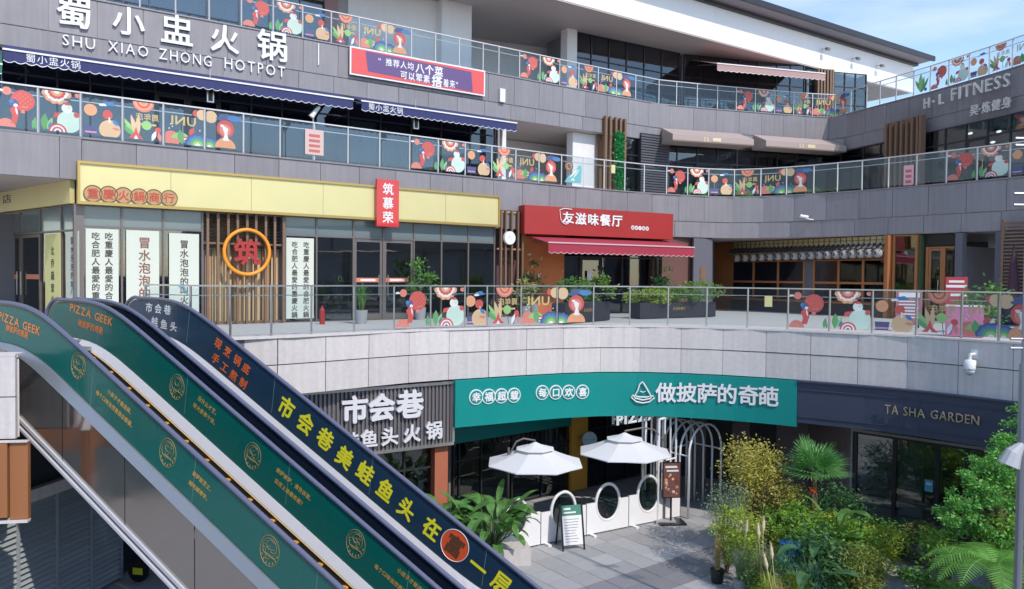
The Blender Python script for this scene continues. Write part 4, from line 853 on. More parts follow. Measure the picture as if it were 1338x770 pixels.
text_px(FPz, 'PIZZA GEEK', 806, 541, 905, 541, 12, .1, mat('cool_white_letter', (.8,.85,.9), .5, emit=.35), ps, depth=.04, bold=.02)
for k in range(9):   # blinds inside the left bays
    for j in range(2, 5):
        if R_.random() < .92: fbox(FPz, usp[j]+.05, usp[j+1]-.05, Z1+.15+k*.11, Z1+.15+k*.11+.06, -.26, -.22, 'blind_slat', mat('blind', (.25,.24,.22), .8), ps)
for x, z, m in ((610,.2,WOODO),(640,.1,WOODL),(652,.35,WOODO),(617,.75,GOLDT)):
    u = FPz.ux(x, z, -1.2); fbox(FPz, u-.25, u+.25, z-.25, z+.15, -1.6, -1.2, 'shop_shelf', m, ps)
dsn = thing('round_sign', 'round pale blue projecting sign with a steel rim on the orange pillar', 'sign', FPz.P(FPz.ux(768, .8, .5), .9, .5))
u, z = FPz.hit(766, 574, .6); b = MB(); fd = Frame(FPz.P(u, 0, .6), FPz.P(u, 0, .6)+Vector((1, .15, 0))); 
b.disc(fd, .1, z, .26, -.06, .06); b.build('drum', STEEL, dsn); b = MB(); b.disc(fd, .1, z, .225, .061, .066); b.build('face', mat('pale_blue', (.45,.58,.68), .4), dsn); text(fd, 'PIZZA GEEK', .1, z, .07, .068, TEXTB, dsn)
b = MB(); b.tube([fd.P(.1, z, -.06), fd.P(-.2, z, -.4)], .02, 6); b.build('arm', STEEL, dsn)
# lobby behind the arches, then dark garden sign and windows
lob = thing('lobby_wall', 'dim brown lobby walls with dark arched openings behind the golden shrub', 'wall', (7, 27, Z1))
FLb = Frame((5.3,28.4), (10.4,26.5)); fbox(FLb, 0, FLb.L, Z1, 3.62, -.2, 0, 'back_wall', mat('lobby_brown', (.26,.20,.20), .8, var=.1, scale=2), lob)
for k, u in enumerate((.9, 2.4, 3.9)):
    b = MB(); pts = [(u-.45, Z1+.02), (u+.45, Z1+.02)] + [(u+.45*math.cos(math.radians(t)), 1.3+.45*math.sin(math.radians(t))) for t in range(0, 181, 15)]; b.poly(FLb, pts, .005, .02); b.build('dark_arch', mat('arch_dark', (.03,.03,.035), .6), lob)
ts = thing('dark_garden_sign', 'black panelled fascia sign with thin gold letters reading TA SHA GARDEN', 'sign', (10.5, 20, 2.5))
P2t = P2.off(.14); sa = P2t.sx(1042, 3); sc = P2t.sx(1380, 3); n = 14
BLK = mat('black_panel', (.040,.048,.085), .45, var=.1)
for k in range(n):
    f = Frame(P2t.at(sa+(sc-sa)*k/n), P2t.at(sa+(sc-sa)*(k+1)/n)); fbox(f, -.004, f.L+.004, 2.45, 3.60, -.2, 0, 'sign_panel', BLK, ts)
    for q in ((3.38, 3.41, .001, .025), (2.62, 2.65, .001, .025), (3.60, 3.64, -.1, .06)): fbox(f, -.004, f.L+.004, *q, 'moulding', BLK, ts)
GL = mat('dim_gold', (.50,.40,.26), .4, .5)
for wd, xa, ya, xb, yb in (('TA', 1156.5, 534, 1175, 536), ('SHA', 1181, 537, 1210, 540.5), ('GARDEN', 1216.5, 541.5, 1281, 549)):
    s = P2t.sx((xa+xb)/2, 3); f = Frame(P2t.at(s-.15), P2t.at(s+.15)); text_px(f, wd, xa, ya, xb, yb, 12, .07, GL, ts, depth=.03, split=True, gap=.05)
FTs = Frame((10.42,23.4), (13.1,20.7)); FTs.n = -FTs.n if FTs.n.x > 0 else FTs.n
tf = thing('garden_shop_shopfront', 'tall sliding glass doors in pale frame under the black garden sign', 'storefront', FTs.P(1, Z1))
SHG = glass('shop_glass', (.62,.68,.67), .15)
ust = [FTs.ux(x, 0) for x in (1117,1168,1224,1262,1300,1350)]; front(tf, FTs, ust, Z1, 1.86, (), glass_m=SHG, fm=FRAMED, bar=.11, room=2.5, roomm=mat('garden_room', (.58,.58,.52), .9, var=.5, scale=1.2))
b = MB(); b.fb(FTs, ust[0]-.12, ust[0]-.06, Z1, 1.95, -.1, .1); b.fb(FTs, ust[0]-.12, ust[-1], 1.88, 1.96, -.1, .12); b.build('pale_frame', mat('pale_frame', (.4,.38,.36), .5), tf)
fbox(FTs, ust[0]-.2, ust[-1], 1.97, 2.5, -.3, .05, 'lintel', mat('lintel_brown', (.2,.13,.09), .7, var=.1), tf)
for i in (0, 1, 2): fbox(FTs, ust[i]+.06, ust[i+1]-.06, Z1+.78, Z1+.80, .008, .03, 'glazing_bar', FRAMED, tf)
for i in (0, 1): fbox(FTs, ust[i]+.08, ust[i+1]-.10 if i == 0 else ust[i]+.75, Z1+.02, 1.80, -.16, -.12, 'screen', mat('screen_reflection', (.50,.55,.48), .5, var=.12, scale=1.5), tf)  # pale screens behind the panes; tone also stands in for bright outdoor reflection
u, z = FTs.hit(1213.5, 635, .02); fbox(FTs, u-.11, u+.11, z-.17, z+.17, .01, .016, 'blue_notice', mat('blue_notice', (.12,.42,.62), .5), tf); fbox(FTs, u-.07, u+.07, z+.02, z+.09, .0165, .019, 'print_line', WHITE, tf)
wp = thing('party_wall', 'dark wall between the lobby and the garden shop', 'wall', (10.3, 24.4, Z1)); Fq = Frame((10.35,26.6), (10.3,23.3)); Fq.n = Vector((-1, 0)); fbox(Fq, 0, Fq.L, Z1, 3.62, -.15, 0, 'wall_face', mat('lobby_brown', (.1,.1,.1)), wp)

# ================================================================== escalators
EU = Vector((.895,-.446)); EN = Vector((.446,.895)); E0 = Vector((-8.85,17.5))
def sm(a, b, k=6.): return -math.log(math.exp(-a*k)+math.exp(-b*k))/k
SL = .547
def bal(k): return Frame(E0-EN*k, E0-EN*k+EU)
SE = 13.6
def zh(s): return -sm(-sm(5.95, 6.95-SL*s), -.17)      # handrail
def zd(s, c=6.05): return -sm(-sm(5.18+(c-6.05)*.4, c-SL*s), Z1*1.0-.0)
def srange(a, b, d=.2): n = max(1, int((b-a)/d)); return [a+(b-a)*i/n for i in range(n+1)]
HAND = mat('handrail_rubber', (.11,.12,.19), .35, coat=.3); DKBL = mat('navy_black_panel', (.012,.018,.035), .25, coat=.4)
MIRR = mat('polished_cladding', (.42,.40,.38), .09, .95, var=.03, scale=1.5); ALU = mat('pale_aluminium', (.56,.56,.60), .35, .1, var=.03); ALUG = mat('grey_aluminium', (.33,.35,.38), .4, .6, var=.04)
LED = mat('gold_led', (.95,.72,.38), .3, .4)
def strip(mb, f, s, top, bot, w0, w1, mi=0, wb=None):
    for a, c in zip(s, s[1:]):
        P = f.P; wb0, wb1 = (w0, w1) if wb is None else wb
        mb.hexa([P(a,bot(a),wb0),P(c,bot(c),wb0),P(c,bot(c),wb1),P(a,bot(a),wb1),P(a,top(a),w0),P(c,top(c),w0),P(c,top(c),w1),P(a,top(a),w1)], mi)
def balustrade(root, k, m, low=6.05, trimm=GOLDT, inner=False, both=True):
    f = bal(k); o = []
    ss = srange(.42, SE, .18); mb = MB(); top = lambda s: zh(s)-.075; bot = lambda s: zd(s, low)
    # rounded newel at the upper end
    pts = []
    for t in range(9):
        a = math.radians(180-90*t/8); pts.append((.42+.36*math.cos(a), 5.53+.345*math.sin(a)))
    zz = top(.42); pts = [(p, min(q, zz)) for p, q in pts[:-1]]+[(.42, zz)]
    mb.poly(f, [(.42, bot(.42)), (.12, bot(.42))]+pts, -.012, .012)
    strip(mb, f, ss, top, bot, -.012, .012); pn = mb.build('balustrade_panel', m, root)
    tr = MB(); tr.tube([f.P(p, q+.012, 0) for p, q in pts]+[f.P(s, top(s)+.015, 0) for s in ss[1:]], .014, 5); tr.build('trim', trimm, pn)
    hp = [(.30, 5.22), (.1, 5.26)]+[(.42+.46*math.cos(math.radians(190-100*t/9)), 5.51+.44*math.sin(math.radians(190-100*t/9))) for t in range(9)]
    mb = MB(); mb.tube([f.P(p, min(q, zh(.4)), 0) for p, q in hp]+[f.P(s, zh(s)-.02, 0) for s in srange(.5, SE, .18)], .042, 8); mb.build('handrail', HAND, root, True)
    return f, pn
def esc(k0, k1, label, m0, m1, low0):
    r = thing('escalator', label, 'escalator', (*(E0-EN*k0+EU*6), 1.0), 'escalators between ground and terrace')
    f0, p0 = balustrade(r, k0, m0, low0); f1, p1 = balustrade(r, k1, m1)
    dk = MB(); strip(dk, f1, srange(1.15, SE), lambda s: zd(s)-.005, lambda s: zd(s, 5.88), .015, .03, wb=(.08,.12)); dk.build('inner_deck', ALU, r)
    dk = MB(); dk.tube([f1.P(s, zd(s, 5.86), .125) for s in srange(1.2, SE)], .014, 5); dk.build('light_strip', LED, r)
    dk = MB(); strip(dk, f1, srange(1.2, SE), lambda s: zd(s, 5.84), lambda s: zd(s, 5.2), .10, .115); dk.build('skirt', mat('skirt_brown', (.10,.07,.055), .3, .5), r)
    s = 1.6
    while s < SE-.5:
        a = MB(); a.fb(f1, s, s+.10, zd(s, 5.72), zd(s, 5.72)+.03, .115, .17); a.build('bracket', mat('amber_bracket', (.85,.42,.06), .4), r); s += .52
    dk = MB(); strip(dk, f0, srange(.3, SE), lambda s: zd(s, low0)-.004, lambda s: zd(s, 5.82), -.03, -.015, wb=(-.12,-.08)); dk.build('near_deck', ALUG, r)
    st = MB(); wN = -(k0-k1)+.15; n = int((SE-1.6)/.4)
    for i in range(n):
        s0 = 1.6+i*.4; z = max(4.62-SL*(i*.4), Z1+.02); st.fb(f0, s0, s0+.4, z-.22, z, -(k0-k1)+.14, -.14)
    st.build('step_flight', mat('step_grey', (.12,.12,.125), .5, .5), r)
    fbox(f0, -.2, 1.6, 4.96, 5.03, -(k0-k1)+.14, -.14, 'landing_plate', STEEL, r)
    return r, f0, p0, f1, p1
e1, fP1, pP1, fP2, pP2 = esc(3.23, 1.8, 'left escalator with two green balustrades and mirror cladding', GREENP, GREENP, 6.11)
e2, fP4, pP4, fP3, pP3 = esc(1.4, 0, 'right escalator with a navy balustrade carrying big yellow characters', DKBL, NAVYP, 6.05)
# cladding on the outside of the left one
ct = MB(); strip(ct, fP1, srange(.0, SE), lambda s: zd(s, 6.11)-.003, lambda s: zd(s, 5.91), .014, .05, wb=(.08,.12)); ct.build('outer_deck', ALUG, e1)
for k in range(9):
    a = -.4+1.62*k; c = a+1.6; sl_ = lambda s: zd(s, 5.905); q = MB(); strip(q, fP1, srange(max(a, -.35), min(c, SE), .4), sl_, lambda s: min(4.62-SL*s, 4.3) if s > .55 else 4.3, .075, .10); q.build('cladding_panel', MIRR, e1)
q = MB(); strip(q, fP1, srange(.55, SE, .5), lambda s: max(4.76-SL*s, Z1+.01), lambda s: max(4.70-SL*s, Z1), .10, .14); strip(q, fP1, srange(.55, SE, .5), lambda s: max(4.62-SL*s, Z1+.01), lambda s: max(4.57-SL*s, Z1), .05, .16); q.build('truss_trim', ALU, e1)
q = MB(); strip(q, fP3, srange(.2, SE, .5), lambda s: zd(s)-.2, lambda s: max(4.6-SL*s, Z1), -.3, -.25); q.build('far_cladding', ALUG, e2)
q = MB(); q.fb(fP1, -.35, SE-.0, 3.0, 3.02, -.01, 0)
for sgn, rr, kk in ((1, e1, 3.0), (1, e2, 1.2)):
    f = bal(kk); q = MB(); strip(q, f, srange(.6, SE, .5), lambda s: max(4.66-SL*s, Z1+.01), lambda s: max(4.60-SL*s, Z1), -1.1, .1); q.build('truss_bottom', mat('truss_dark', (.07,.07,.075), .6), rr)
# lettering on the balustrades
AN = -math.atan(SL)
def etx(f, parent, body, x, y, h, m, ang=AN, **kw):
    u, z = f.hit(x, y, .02); lat = all(ord(c) < 256 for c in body); z2 = f.hit(x, y+h, .02)[1]
    return text(f, body, u, z, (z-z2)/(.72 if lat else .9), .016, m, parent, ang=ang, **kw)
GI = mat('emblem_ink', (.32,.24,.08), .5)
def emblem(f, parent, x, y, seed):
    u, z = f.hit(x, y, .02); rr = random.Random(seed); b = MB(); rx, rz = .19, .235
    el = lambda a, b_, du, dz, t0=0, t1=360, n=20: [f.P(u+du+a*math.cos(math.radians(t0+(t1-t0)*k/n)), z+dz+b_*math.sin(math.radians(t0+(t1-t0)*k/n)), .016) for k in range(n+1)]
    b.tube(el(rx, rz, 0, 0), .005, 4); b.tube(el(rx*.72, rz*.6, 0, .05), .004, 4); b.tube(el(rx*.4, rz*.3, .02, .09, 20, 300), .004, 4)
    for k in range(7):
        a = math.radians(200+k*23); c = f.P(u+rx*.84*math.cos(a), z+rz*.84*math.sin(a), .016); b.tube([c+Vector((0,0,-.016)), c+Vector((0,0,.016))], .009, 4)
    for k in range(5): a, c = rr.uniform(-.1,.1), rr.uniform(-.1,.1); b.tube(el(rr.uniform(.02,.06), rr.uniform(.02,.05), a, c, rr.uniform(0,90), rr.uniform(200,360), 8), .004, 4)
    b.tube([f.P(u-.1, z-.03, .016), f.P(u+.1, z-.12, .016)], .008, 4); b.build('emblem', GI, parent)
for f, p, dx in ((fP1, pP1, 0), (fP2, pP2, 0)):
    pass
etx(fP1, pP1, 'PIZZA GEEK', 25, 422.5, 11, ORANGE, ang=-.20, bold=.02, stretch=.95); etx(fP1, pP1, '做披萨的奇葩', 22, 433, 8.5, ORANGE, ang=-.20, bold=.015, stretch=.85, gap=.0)
etx(fP2, pP2, 'PIZZA GEEK', 119, 411, 10.5, ORANGE, ang=-.20, bold=.02, stretch=.95); etx(fP2, pP2, '做披萨的奇葩', 118, 427, 9, ORANGE, ang=-.20, bold=.015, stretch=.85, gap=.0)
OR2 = mat('amber_text', (.62,.38,.08), .5)
def two(f, p, xa, ya, sa_, xb, yb, sb_, h=6.6): etx(f, p, sa_, xa, ya, h, OR2, bold=.015, gap=.02, stretch=.95); etx(f, p, sb_, xb, yb, h, OR2, bold=.015, gap=.02, stretch=.95)
emblem(fP1, pP1, 102, 478, 1); emblem(fP1, pP1, 219, 592, 2); emblem(fP1, pP1, 352, 720, 3); emblem(fP2, pP2, 231, 506, 4); emblem(fP2, pP2, 330, 596, 5); emblem(fP2, pP2, 464.5, 711, 6)
two(fP1, pP1, 157, 526, '小孩子才做选择，', 150, 535, '每个口味当然是我全都要。')
two(fP1, pP1, 265, 630, '披萨配芝士，', 260, 642, '越吃越博学。')
two(fP2, pP2, 272, 531, '没什么才艺，', 268, 542, '给大家表个饼。')
two(fP2, pP2, 385, 634, '披萨披萨，请告诉我，', 378, 644, '这世上谁最奇葩？')
two(fP2, pP2, 540, 762, '小孩子才做选择，', 520, 766, '每个口味当然是我全都要。')
for ch, x, y in (('市',194.5,402),('会',206.5,403.5),('巷',218.5,405),('蛙',202,420.5),('鱼',214,424),('头',226.5,427)): etx(fP3, pP3, ch, x, y, 12, WHITE, ang=-.1, bold=.02, name='character')
OR3 = mat('red_orange', (.85,.16,.03), .5)
for ch, x, y in (('现',285,449),('烹',297,460),('锅',310,471),('底',321.5,482),('手',281.5,469),('工',293,480),('熬',305,491),('制',317.5,501)): etx(fP3, pP3, ch, x, y, 12.5, OR3, bold=.02, name='character')
for ch, x, y in (('市',374,533),('会',399,553),('巷',424.5,574),('美',450,598),('蛙',477,618),('鱼',503.5,641),('头',531,665),('在',564,691),('一',624.5,741),('层',655,762)): etx(fP3, pP3, ch, x, y, 26, YELLOW, bold=.035, name='character', stretch=.92)
u, z = fP3.hit(594, 713, .02); b = MB(); b.disc(fP3, u, z, .29, .014, .018); dd = b.build('red_disc', mat('orange_red', (.80,.10,.03), .5), pP3); b = MB(); b.tube([fP3.P(u+.29*math.cos(t*math.pi/14), z+.29*math.sin(t*math.pi/14), .018) for t in range(29)], .008, 4, cap=False); b.build('rim', WHITE, pP3)
text(fP3, '富', u, z, .40, .022, mat('dark_gold', (.10,.06,.03), .5), pP3, ang=AN, bold=.018)
for f, par, n0 in ((fP1, pP1, 1.0), (fP2, pP2, 1.6), (fP3, pP3, 2.0)):
    for k in range(5):
        a = n0+2.45*k
        if a < SE-.5: q = MB(); q.hexa([f.P(a,zd(a)+.06,.0125),f.P(a+.012,zd(a)+.06,.0125),f.P(a+.012,zd(a)+.06,.0145),f.P(a,zd(a)+.06,.0145),f.P(a+.1,zh(a)-.08,.0125),f.P(a+.112,zh(a)-.08,.0125),f.P(a+.112,zh(a)-.08,.0145),f.P(a+.1,zh(a)-.08,.0145)]); q.build('film_seam', mat('seam', (.12,.2,.22), .3), par)
# stone landing corner, brown fin box, louvre wall at far left
edge_ = Frame((-8.95,13.78), (-8.47,13.08)); edge_.n = Vector((.83,.56)); fbox(edge_, 0, edge_.L, 3.66, 5.0, .0, .03, 'stone_panel', STONE, mall)
lw = thing('landing_wall', 'pale stone landing wall at the left picture edge beside the escalator', 'wall', (-9.5, 12.9, 3.7)); FA = Frame((-12.2,12.3), (-8.42,13.0))
for k in range(3):
    for j in (0, 1): a = FA.L*k/3; fbox(FA, a+.006, a+FA.L/3-.006, 3.66+.72*j, 3.66+.72*j+.7, .0, .06, 'stone_panel', STONE, lw)
fbox(FA, 0, FA.L, 5.06, 5.1, -.3, .065, 'coping', STONE, lw)
FBx = Frame((-12.2,12.1), (-8.1,12.85)); bx_ = thing('fin_box', 'brown ribbed metal box under the landing wall at left', 'box', FBx.P(3, 2.3))
uu = FBx.ux(34, 3, .1)
for k in range(8): a = uu-.30*(k+1); fbox(FBx, a+.01, a+.29, 2.32+.05*(k % 2), 3.62, -.1, .0+.05*(k % 2), 'fin', mat('copper_brown', (.36,.15,.06), .5, .2, streak=.1), bx_)
fbox(FBx, uu-2.4, uu, 2.27, 2.31, -.08, .055, 'tray', STONE, bx_); fbox(FBx, uu-2.4, uu, 3.63, 3.65, -.08, .055, 'lid', STONE, bx_)
FLo = Frame((-10.05,14.2), (-9.1,19.2)); FLo.n = Vector((FLo.e.y, -FLo.e.x)); lw2 = thing('louvre_wall', 'dark blue grey louvred plant wall under the escalator', 'wall', FLo.P(2, Z1))
LB = mat('louvre_blue', (.34,.38,.40), .5, .1, rnd=.08)
for k in range(5): fbox(FLo, k*1.0-.03, k*1.0+.03, Z1, 1.8, -.02, .06, 'post', LB, lw2)
for j in range(4):
    for k in range(22):
        b = MB(); z = Z1+.03+k*.117; P = FLo.P; a, c = j+.035, j+.965
        b.hexa([P(a,z,.04),P(c,z,.04),P(c,z+.01,.05),P(a,z+.01,.05),P(a,z+.085,-.03),P(c,z+.085,-.03),P(c,z+.095,-.02),P(a,z+.095,-.02)]); b.build('blade', LB, lw2)
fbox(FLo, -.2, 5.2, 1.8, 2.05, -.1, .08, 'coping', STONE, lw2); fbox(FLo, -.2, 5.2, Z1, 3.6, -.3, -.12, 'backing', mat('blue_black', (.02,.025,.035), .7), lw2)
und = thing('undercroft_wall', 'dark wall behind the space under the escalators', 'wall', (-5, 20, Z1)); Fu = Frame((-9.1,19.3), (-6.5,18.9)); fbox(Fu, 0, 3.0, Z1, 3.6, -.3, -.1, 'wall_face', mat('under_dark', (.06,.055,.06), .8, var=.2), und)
rsn = thing('round_sign', 'small black and yellow round sign under the escalators', 'sign', (-7.6, 18.0, .2)); fz = Frame((-8.6,17.9), (-7,17.6)); u, z = fz.hit(181, 746, 0); b = MB(); b.disc(fz, u, z, .26, -.03, .03); b.build('disc', BLACKM, rsn); fbox(fz, u-.13, u+.13, z-.08, z+.08, .031, .034, 'yellow_mark', YELLOW, rsn); b = MB(); b.tube([fz.P(u, z-.2, 0), fz.P(u, Z1, 0)], .03, 6); b.build('pole', BLACKM, rsn)

# ================================================================== plants
def rv(r): 
    while 1:
        v = Vector((r.uniform(-1,1), r.uniform(-1,1), r.uniform(-1,1)))
        if .05 < v.length < 1: return v
def leafcloud(mb, c, rad, n, size, r, clumps=None, asp=2.2, up=.25, mi=0):
    c = Vector(c); cl = []
    for _ in range(clumps or max(6, n//40)):
        v = rv(r); v = v.normalized()*(.35+.65*r.random()**.5); cl.append(Vector((v.x*rad[0], v.y*rad[1], v.z*rad[2])))
    cs = .30*min(rad)
    for _ in range(n):
        k = r.choice(cl); p = c+k+Vector((r.gauss(0,1), r.gauss(0,1), r.gauss(0,.7)))*cs
        d = rv(r).normalized(); d.z = d.z*.6+up*r.uniform(-.6,1); d.normalize(); s = d.cross(rv(r)).normalized(); L_ = size*r.uniform(.6,1.3); w = L_/asp
        mb.face([p, p+d*L_*.45+s*w*.5, p+d*L_, p+d*L_*.45-s*w*.5], mi)
def stems(mb, base, c, rad, n, r, r0=.02, mi=1):
    base = Vector(base); c = Vector(c)
    for _ in range(n):
        v = rv(r); e = c+Vector((v.x*rad[0], v.y*rad[1], v.z*rad[2]))*.75; m_ = base.lerp(e, .5)+Vector((r.uniform(-.08,.08), r.uniform(-.08,.08), .05)); mb.tube([base+Vector((r.uniform(-.05,.05), r.uniform(-.05,.05), 0)), m_, e], [r0, r0*.7, r0*.3], 5, mi, cap=False)
def blades(mb, base, n, h, spread, w, r, droop=.5, mi=0, seg=5):
    base = Vector(base)
    for _ in range(n):
        a = r.uniform(0, 2*math.pi); d = Vector((math.cos(a), math.sin(a), 0)); s = Vector((-d.y, d.x, 0)); hh = h*r.uniform(.6,1.1); sp = spread*r.uniform(.2,1.1); dr = droop*r.uniform(.3,1.3)*hh
        b0 = base+Vector((r.uniform(-.06,.06), r.uniform(-.06,.06), 0)); L_ = []
        for k in range(seg+1):
            t = k/seg; L_.append((b0+d*sp*t**1.4+Vector((0,0,hh*math.sin(t*math.pi/2*1.0)-dr*t**3)), w*(1-t)**.7*(.5+.5*min(1, t*4))))
        for (p, wa), (q, wb) in zip(L_, L_[1:]): mb.face([p-s*wa, q-s*wb, q+s*wb, p+s*wa], mi)
def bigleaf(mb, p0, d, L_, w, r, curve=.5, mi=0, ns=7):
    d = Vector(d).normalized(); s = d.cross(Vector((0,0,1))).normalized(); s = (s*math.cos(.3)+Vector((0,0,1))*math.sin(r.uniform(-.4,.4))).normalized(); pr = None; p = Vector(p0); dd = d.copy()
    for k in range(ns+1):
        t = k/ns; ww = w*(math.sin(math.pi*min(1, t*.96+.04))**.7); up = s.cross(dd).normalized(); ro = (p-s*ww+up*ww*.25, p.copy(), p+s*ww+up*ww*.25)
        if pr: mb.face([pr[0], pr[1], ro[1], ro[0]], mi); mb.face([pr[1], pr[2], ro[2], ro[1]], mi)
        pr = ro; dd = (dd+Vector((0,0,-curve*.22))).normalized(); p = p+dd*(L_/ns)
def pot(parent, c, r, h, m, name='pot'):
    c = Vector(c); b = MB(); b.tube([c, c+Vector((0,0,h)), c+Vector((0,0,h*.99)), c+Vector((0,0,h*.9))], [r*.8, r, r*.9, r*.88], 14); return b.build(name, m, parent)
def gp(x, y, D, z=None):
    d = ray(x, y); p = CC + d*(D/d.y); return p
LG = leafm('green', (.10,.23,.05)); LD = leafm('dark', (.055,.15,.055)); LY = leafm('golden', (.40,.37,.08), .28); LB_ = leafm('greygreen', (.20,.28,.18)); LL = leafm('lime', (.30,.40,.05)); LF = leafm('fresh', (.17,.34,.05)); LBG = leafm('blue', (.08,.22,.17)); LP = leafm('straw', (.42,.33,.17)); LW = leafm('brightfern', (.13,.32,.06))
def shrub(name, label, cat, x, y, D, rpx, n, size, m, seed, group=None, potm=None, potr=.2, poth=.3, zb=Z1, asp=2.2, up=.25):
    r = random.Random(seed); c = gp(x, y, D); sc = D/1000; rad = (rpx[0]*sc, rpx[0]*sc*.9, rpx[1]*sc)
    t = thing(name, label, cat, (c.x, c.y, zb), group); base = Vector((c.x, c.y, zb+(poth if potm else 0)))
    mb = MB(); leafcloud(mb, c, rad, n, size, r, asp=asp, up=up)
    lo = Vector((c.x, c.y, (base.z+c.z)/2)); leafcloud(mb, lo, (rad[0]*.8, rad[1]*.8, max(.12, (c.z-base.z)*.42)), int(n*.45), size, r, asp=asp, up=up); mb.build('foliage', m, t)
    mb = MB(); stems(mb, base, c, rad, 9, r, .022, 0); mb.build('stem', TRUNK, t)
    if potm: pot(t, (c.x, c.y, zb), potr, poth, potm)
    return t
GG = 'plants in the courtyard garden'
shrub('golden_shrub', 'tall shrub with golden yellow leaves beside the white arches', 'shrub', 984, 606, 19.6, (36,32), 3200, .08, LY, 1, GG)
shrub('golden_shrub', 'lower bronze yellow shrub between the golden shrub and fan palm', 'shrub', 1012, 640, 19.4, (32,20), 1500, .09, leafm('bronze', (.36,.31,.09)), 2, GG)
shrub('grey_shrub', 'silvery grey green shrub left of the golden one', 'shrub', 950, 657, 18.8, (25,26), 1900, .055, LB_, 3, GG)
shrub('lime_shrub', 'bright yellow green bushy plant behind the plumed grass', 'shrub', 968, 690, 18.2, (32,24), 2200, .075, LL, 4, GG)
shrub('leafy_shrub', 'fresh green bushy plant in the middle of the garden bed', 'shrub', 1040, 682, 18.6, (38,22), 1700, .13, LF, 5, GG, asp=3.4, up=.6)
shrub('leafy_shrub', 'light green strappy plant below the fan palm trunk', 'shrub', 1082, 690, 18.9, (24,16), 900, .15, LL, 6, GG, asp=4, up=.8)
shrub('dark_shrub', 'dark green bushy plant at the foot of the fan palm', 'shrub', 1095, 655, 20.2, (30,24), 1400, .10, LD, 7, GG)
shrub('dark_shrub', 'dark green filler shrub in front of the lobby wall', 'shrub', 1020, 665, 20.6, (44,26), 1600, .11, LD, 8, GG)
shrub('low_hedge', 'low mixed hedge along the glass doors of the garden shop', 'hedge', 1160, 692, 20.0, (44,13), 2000, .09, LG, 9, GG)
shrub('low_hedge', 'short bronze tinted hedge piece right of the low mixed hedge', 'hedge', 1215, 697, 19.3, (34,12), 1400, .09, leafm('olive', (.20,.22,.07)), 10, GG)
shrub('mounded_shrub', 'olive green drooping mound at the bottom edge of the garden', 'shrub', 1128, 745, 16.8, (30,30), 2600, .10, leafm('moss', (.20,.25,.05)), 11, GG, asp=4, up=-.6)
shrub('leafy_shrub', 'dark leafy plant at the bottom edge right of the blue green grass', 'shrub', 1075, 735, 17.2, (38,34), 1800, .13, LD, 12, GG)
shrub('leafy_shrub', 'mid green plant between the pots and the bottom edge', 'shrub', 1000, 745, 17.3, (26,28), 1200, .10, LG, 13, GG)
shrub('leafy_shrub', 'green ground plant below the right hand tree', 'shrub', 1205, 755, 16.4, (26,16), 900, .10, LG, 14, GG)
def grass(label, x, y, n, h, sp, w, m, seed, plumes=0, D=None, potm=None, droop=.5):
    r = random.Random(seed); c = onz(x, y, Z1) if D is None else Vector((gp(x, y, D).x, gp(x, y, D).y, Z1)); t = thing('grass_clump', label, 'grass', (c.x, c.y, Z1), GG); zb = .28 if potm else 0
    mb = MB(); blades(mb, (c.x, c.y, Z1+zb), n, h, sp, w, r, droop); mb.build('blades', m, t)
    for k in range(plumes):
        a = r.uniform(0, 6.28); q = r.uniform(.1, .35); top = c+Vector((math.cos(a)*q, math.sin(a)*q, zb+h*r.uniform(1.0,1.35))); b = MB(); base = Vector((c.x, c.y, Z1+zb)); d = (top-base).normalized()
        b.tube([base, top], .006, 4); b.tube([top-d*.02, top+d*.08, top+d*.2, top+d*.34], [.01,.04,.032,.006], 7); 
        for _ in range(60): p = top+d*r.uniform(0,.3); v = (d*1.3+rv(r)).normalized(); s = v.cross(rv(r)).normalized(); b.face([p, p+v*.05+s*.006, p+v*.10])
        b.build('plume', mat('plume', (.62,.52,.34), .9, var=.15), t)
    if potm: pot(t, (c.x, c.y, Z1), .17, .32, potm)
BK = mat('black_pot', (.015,.015,.018), .5, bump=.3, scale=30); GP = mat('grey_pot', (.33,.33,.34), .7); OP = mat('orange_pot', (.60,.12,.03), .6)
grass('dry straw grass standing in the black nursery pot', 937, 761, 150, 1.05, .18, .007, LP, 21, potm=BK)
grass('plumed grass in the grey bucket beside the black pot', 967, 775, 240, .95, .45, .006, LB_, 22, plumes=1, potm=GP)
grass('plumed grass clump behind the orange pot', 995, 788, 260, 1.15, .5, .006, leafm('sage', (.22,.26,.12)), 23, plumes=2, potm=OP)
grass('blue green fountain grass in the middle foreground', 1030, 785, 420, 1.25, .55, .008, LBG, 24)
grass('blue green fountain grass right of the middle one', 1062, 800, 300, 1.2, .5, .008, LBG, 25)
grass('pale plumed grass nearest the bottom edge', 1018, 815, 160, 1.1, .4, .007, LP, 26, plumes=2)
grass('tall thin bamboo like grass behind the golden shrub', 1013, 760, 120, 1.7, .3, .012, LL, 27, D=19.2)
grass('small strappy clump in front of the garden shop doors', 1125, 742, 160, .6, .4, .012, LF, 28)
shrub('lime_shrub', 'yellow green rounded shrub at the bottom edge of the bed', 'shrub', 1150, 705, 18.6, (34,18), 1800, .08, LL, 15, GG)
shrub('leafy_shrub', 'fresh green shrub filling the bed beside the glass doors', 'shrub', 1110, 705, 18.4, (34,22), 1700, .10, LF, 16, GG)
shrub('leafy_shrub', 'bright bushy plant under the left side of the feathery tree', 'shrub', 1235, 715, 16.6, (30,24), 1500, .09, LF, 17, GG)
shrub('leafy_shrub', 'dense green shrub hiding the foot of the feathery tree', 'shrub', 1322, 715, 16.0, (40,34), 2600, .09, LF, 19, GG)
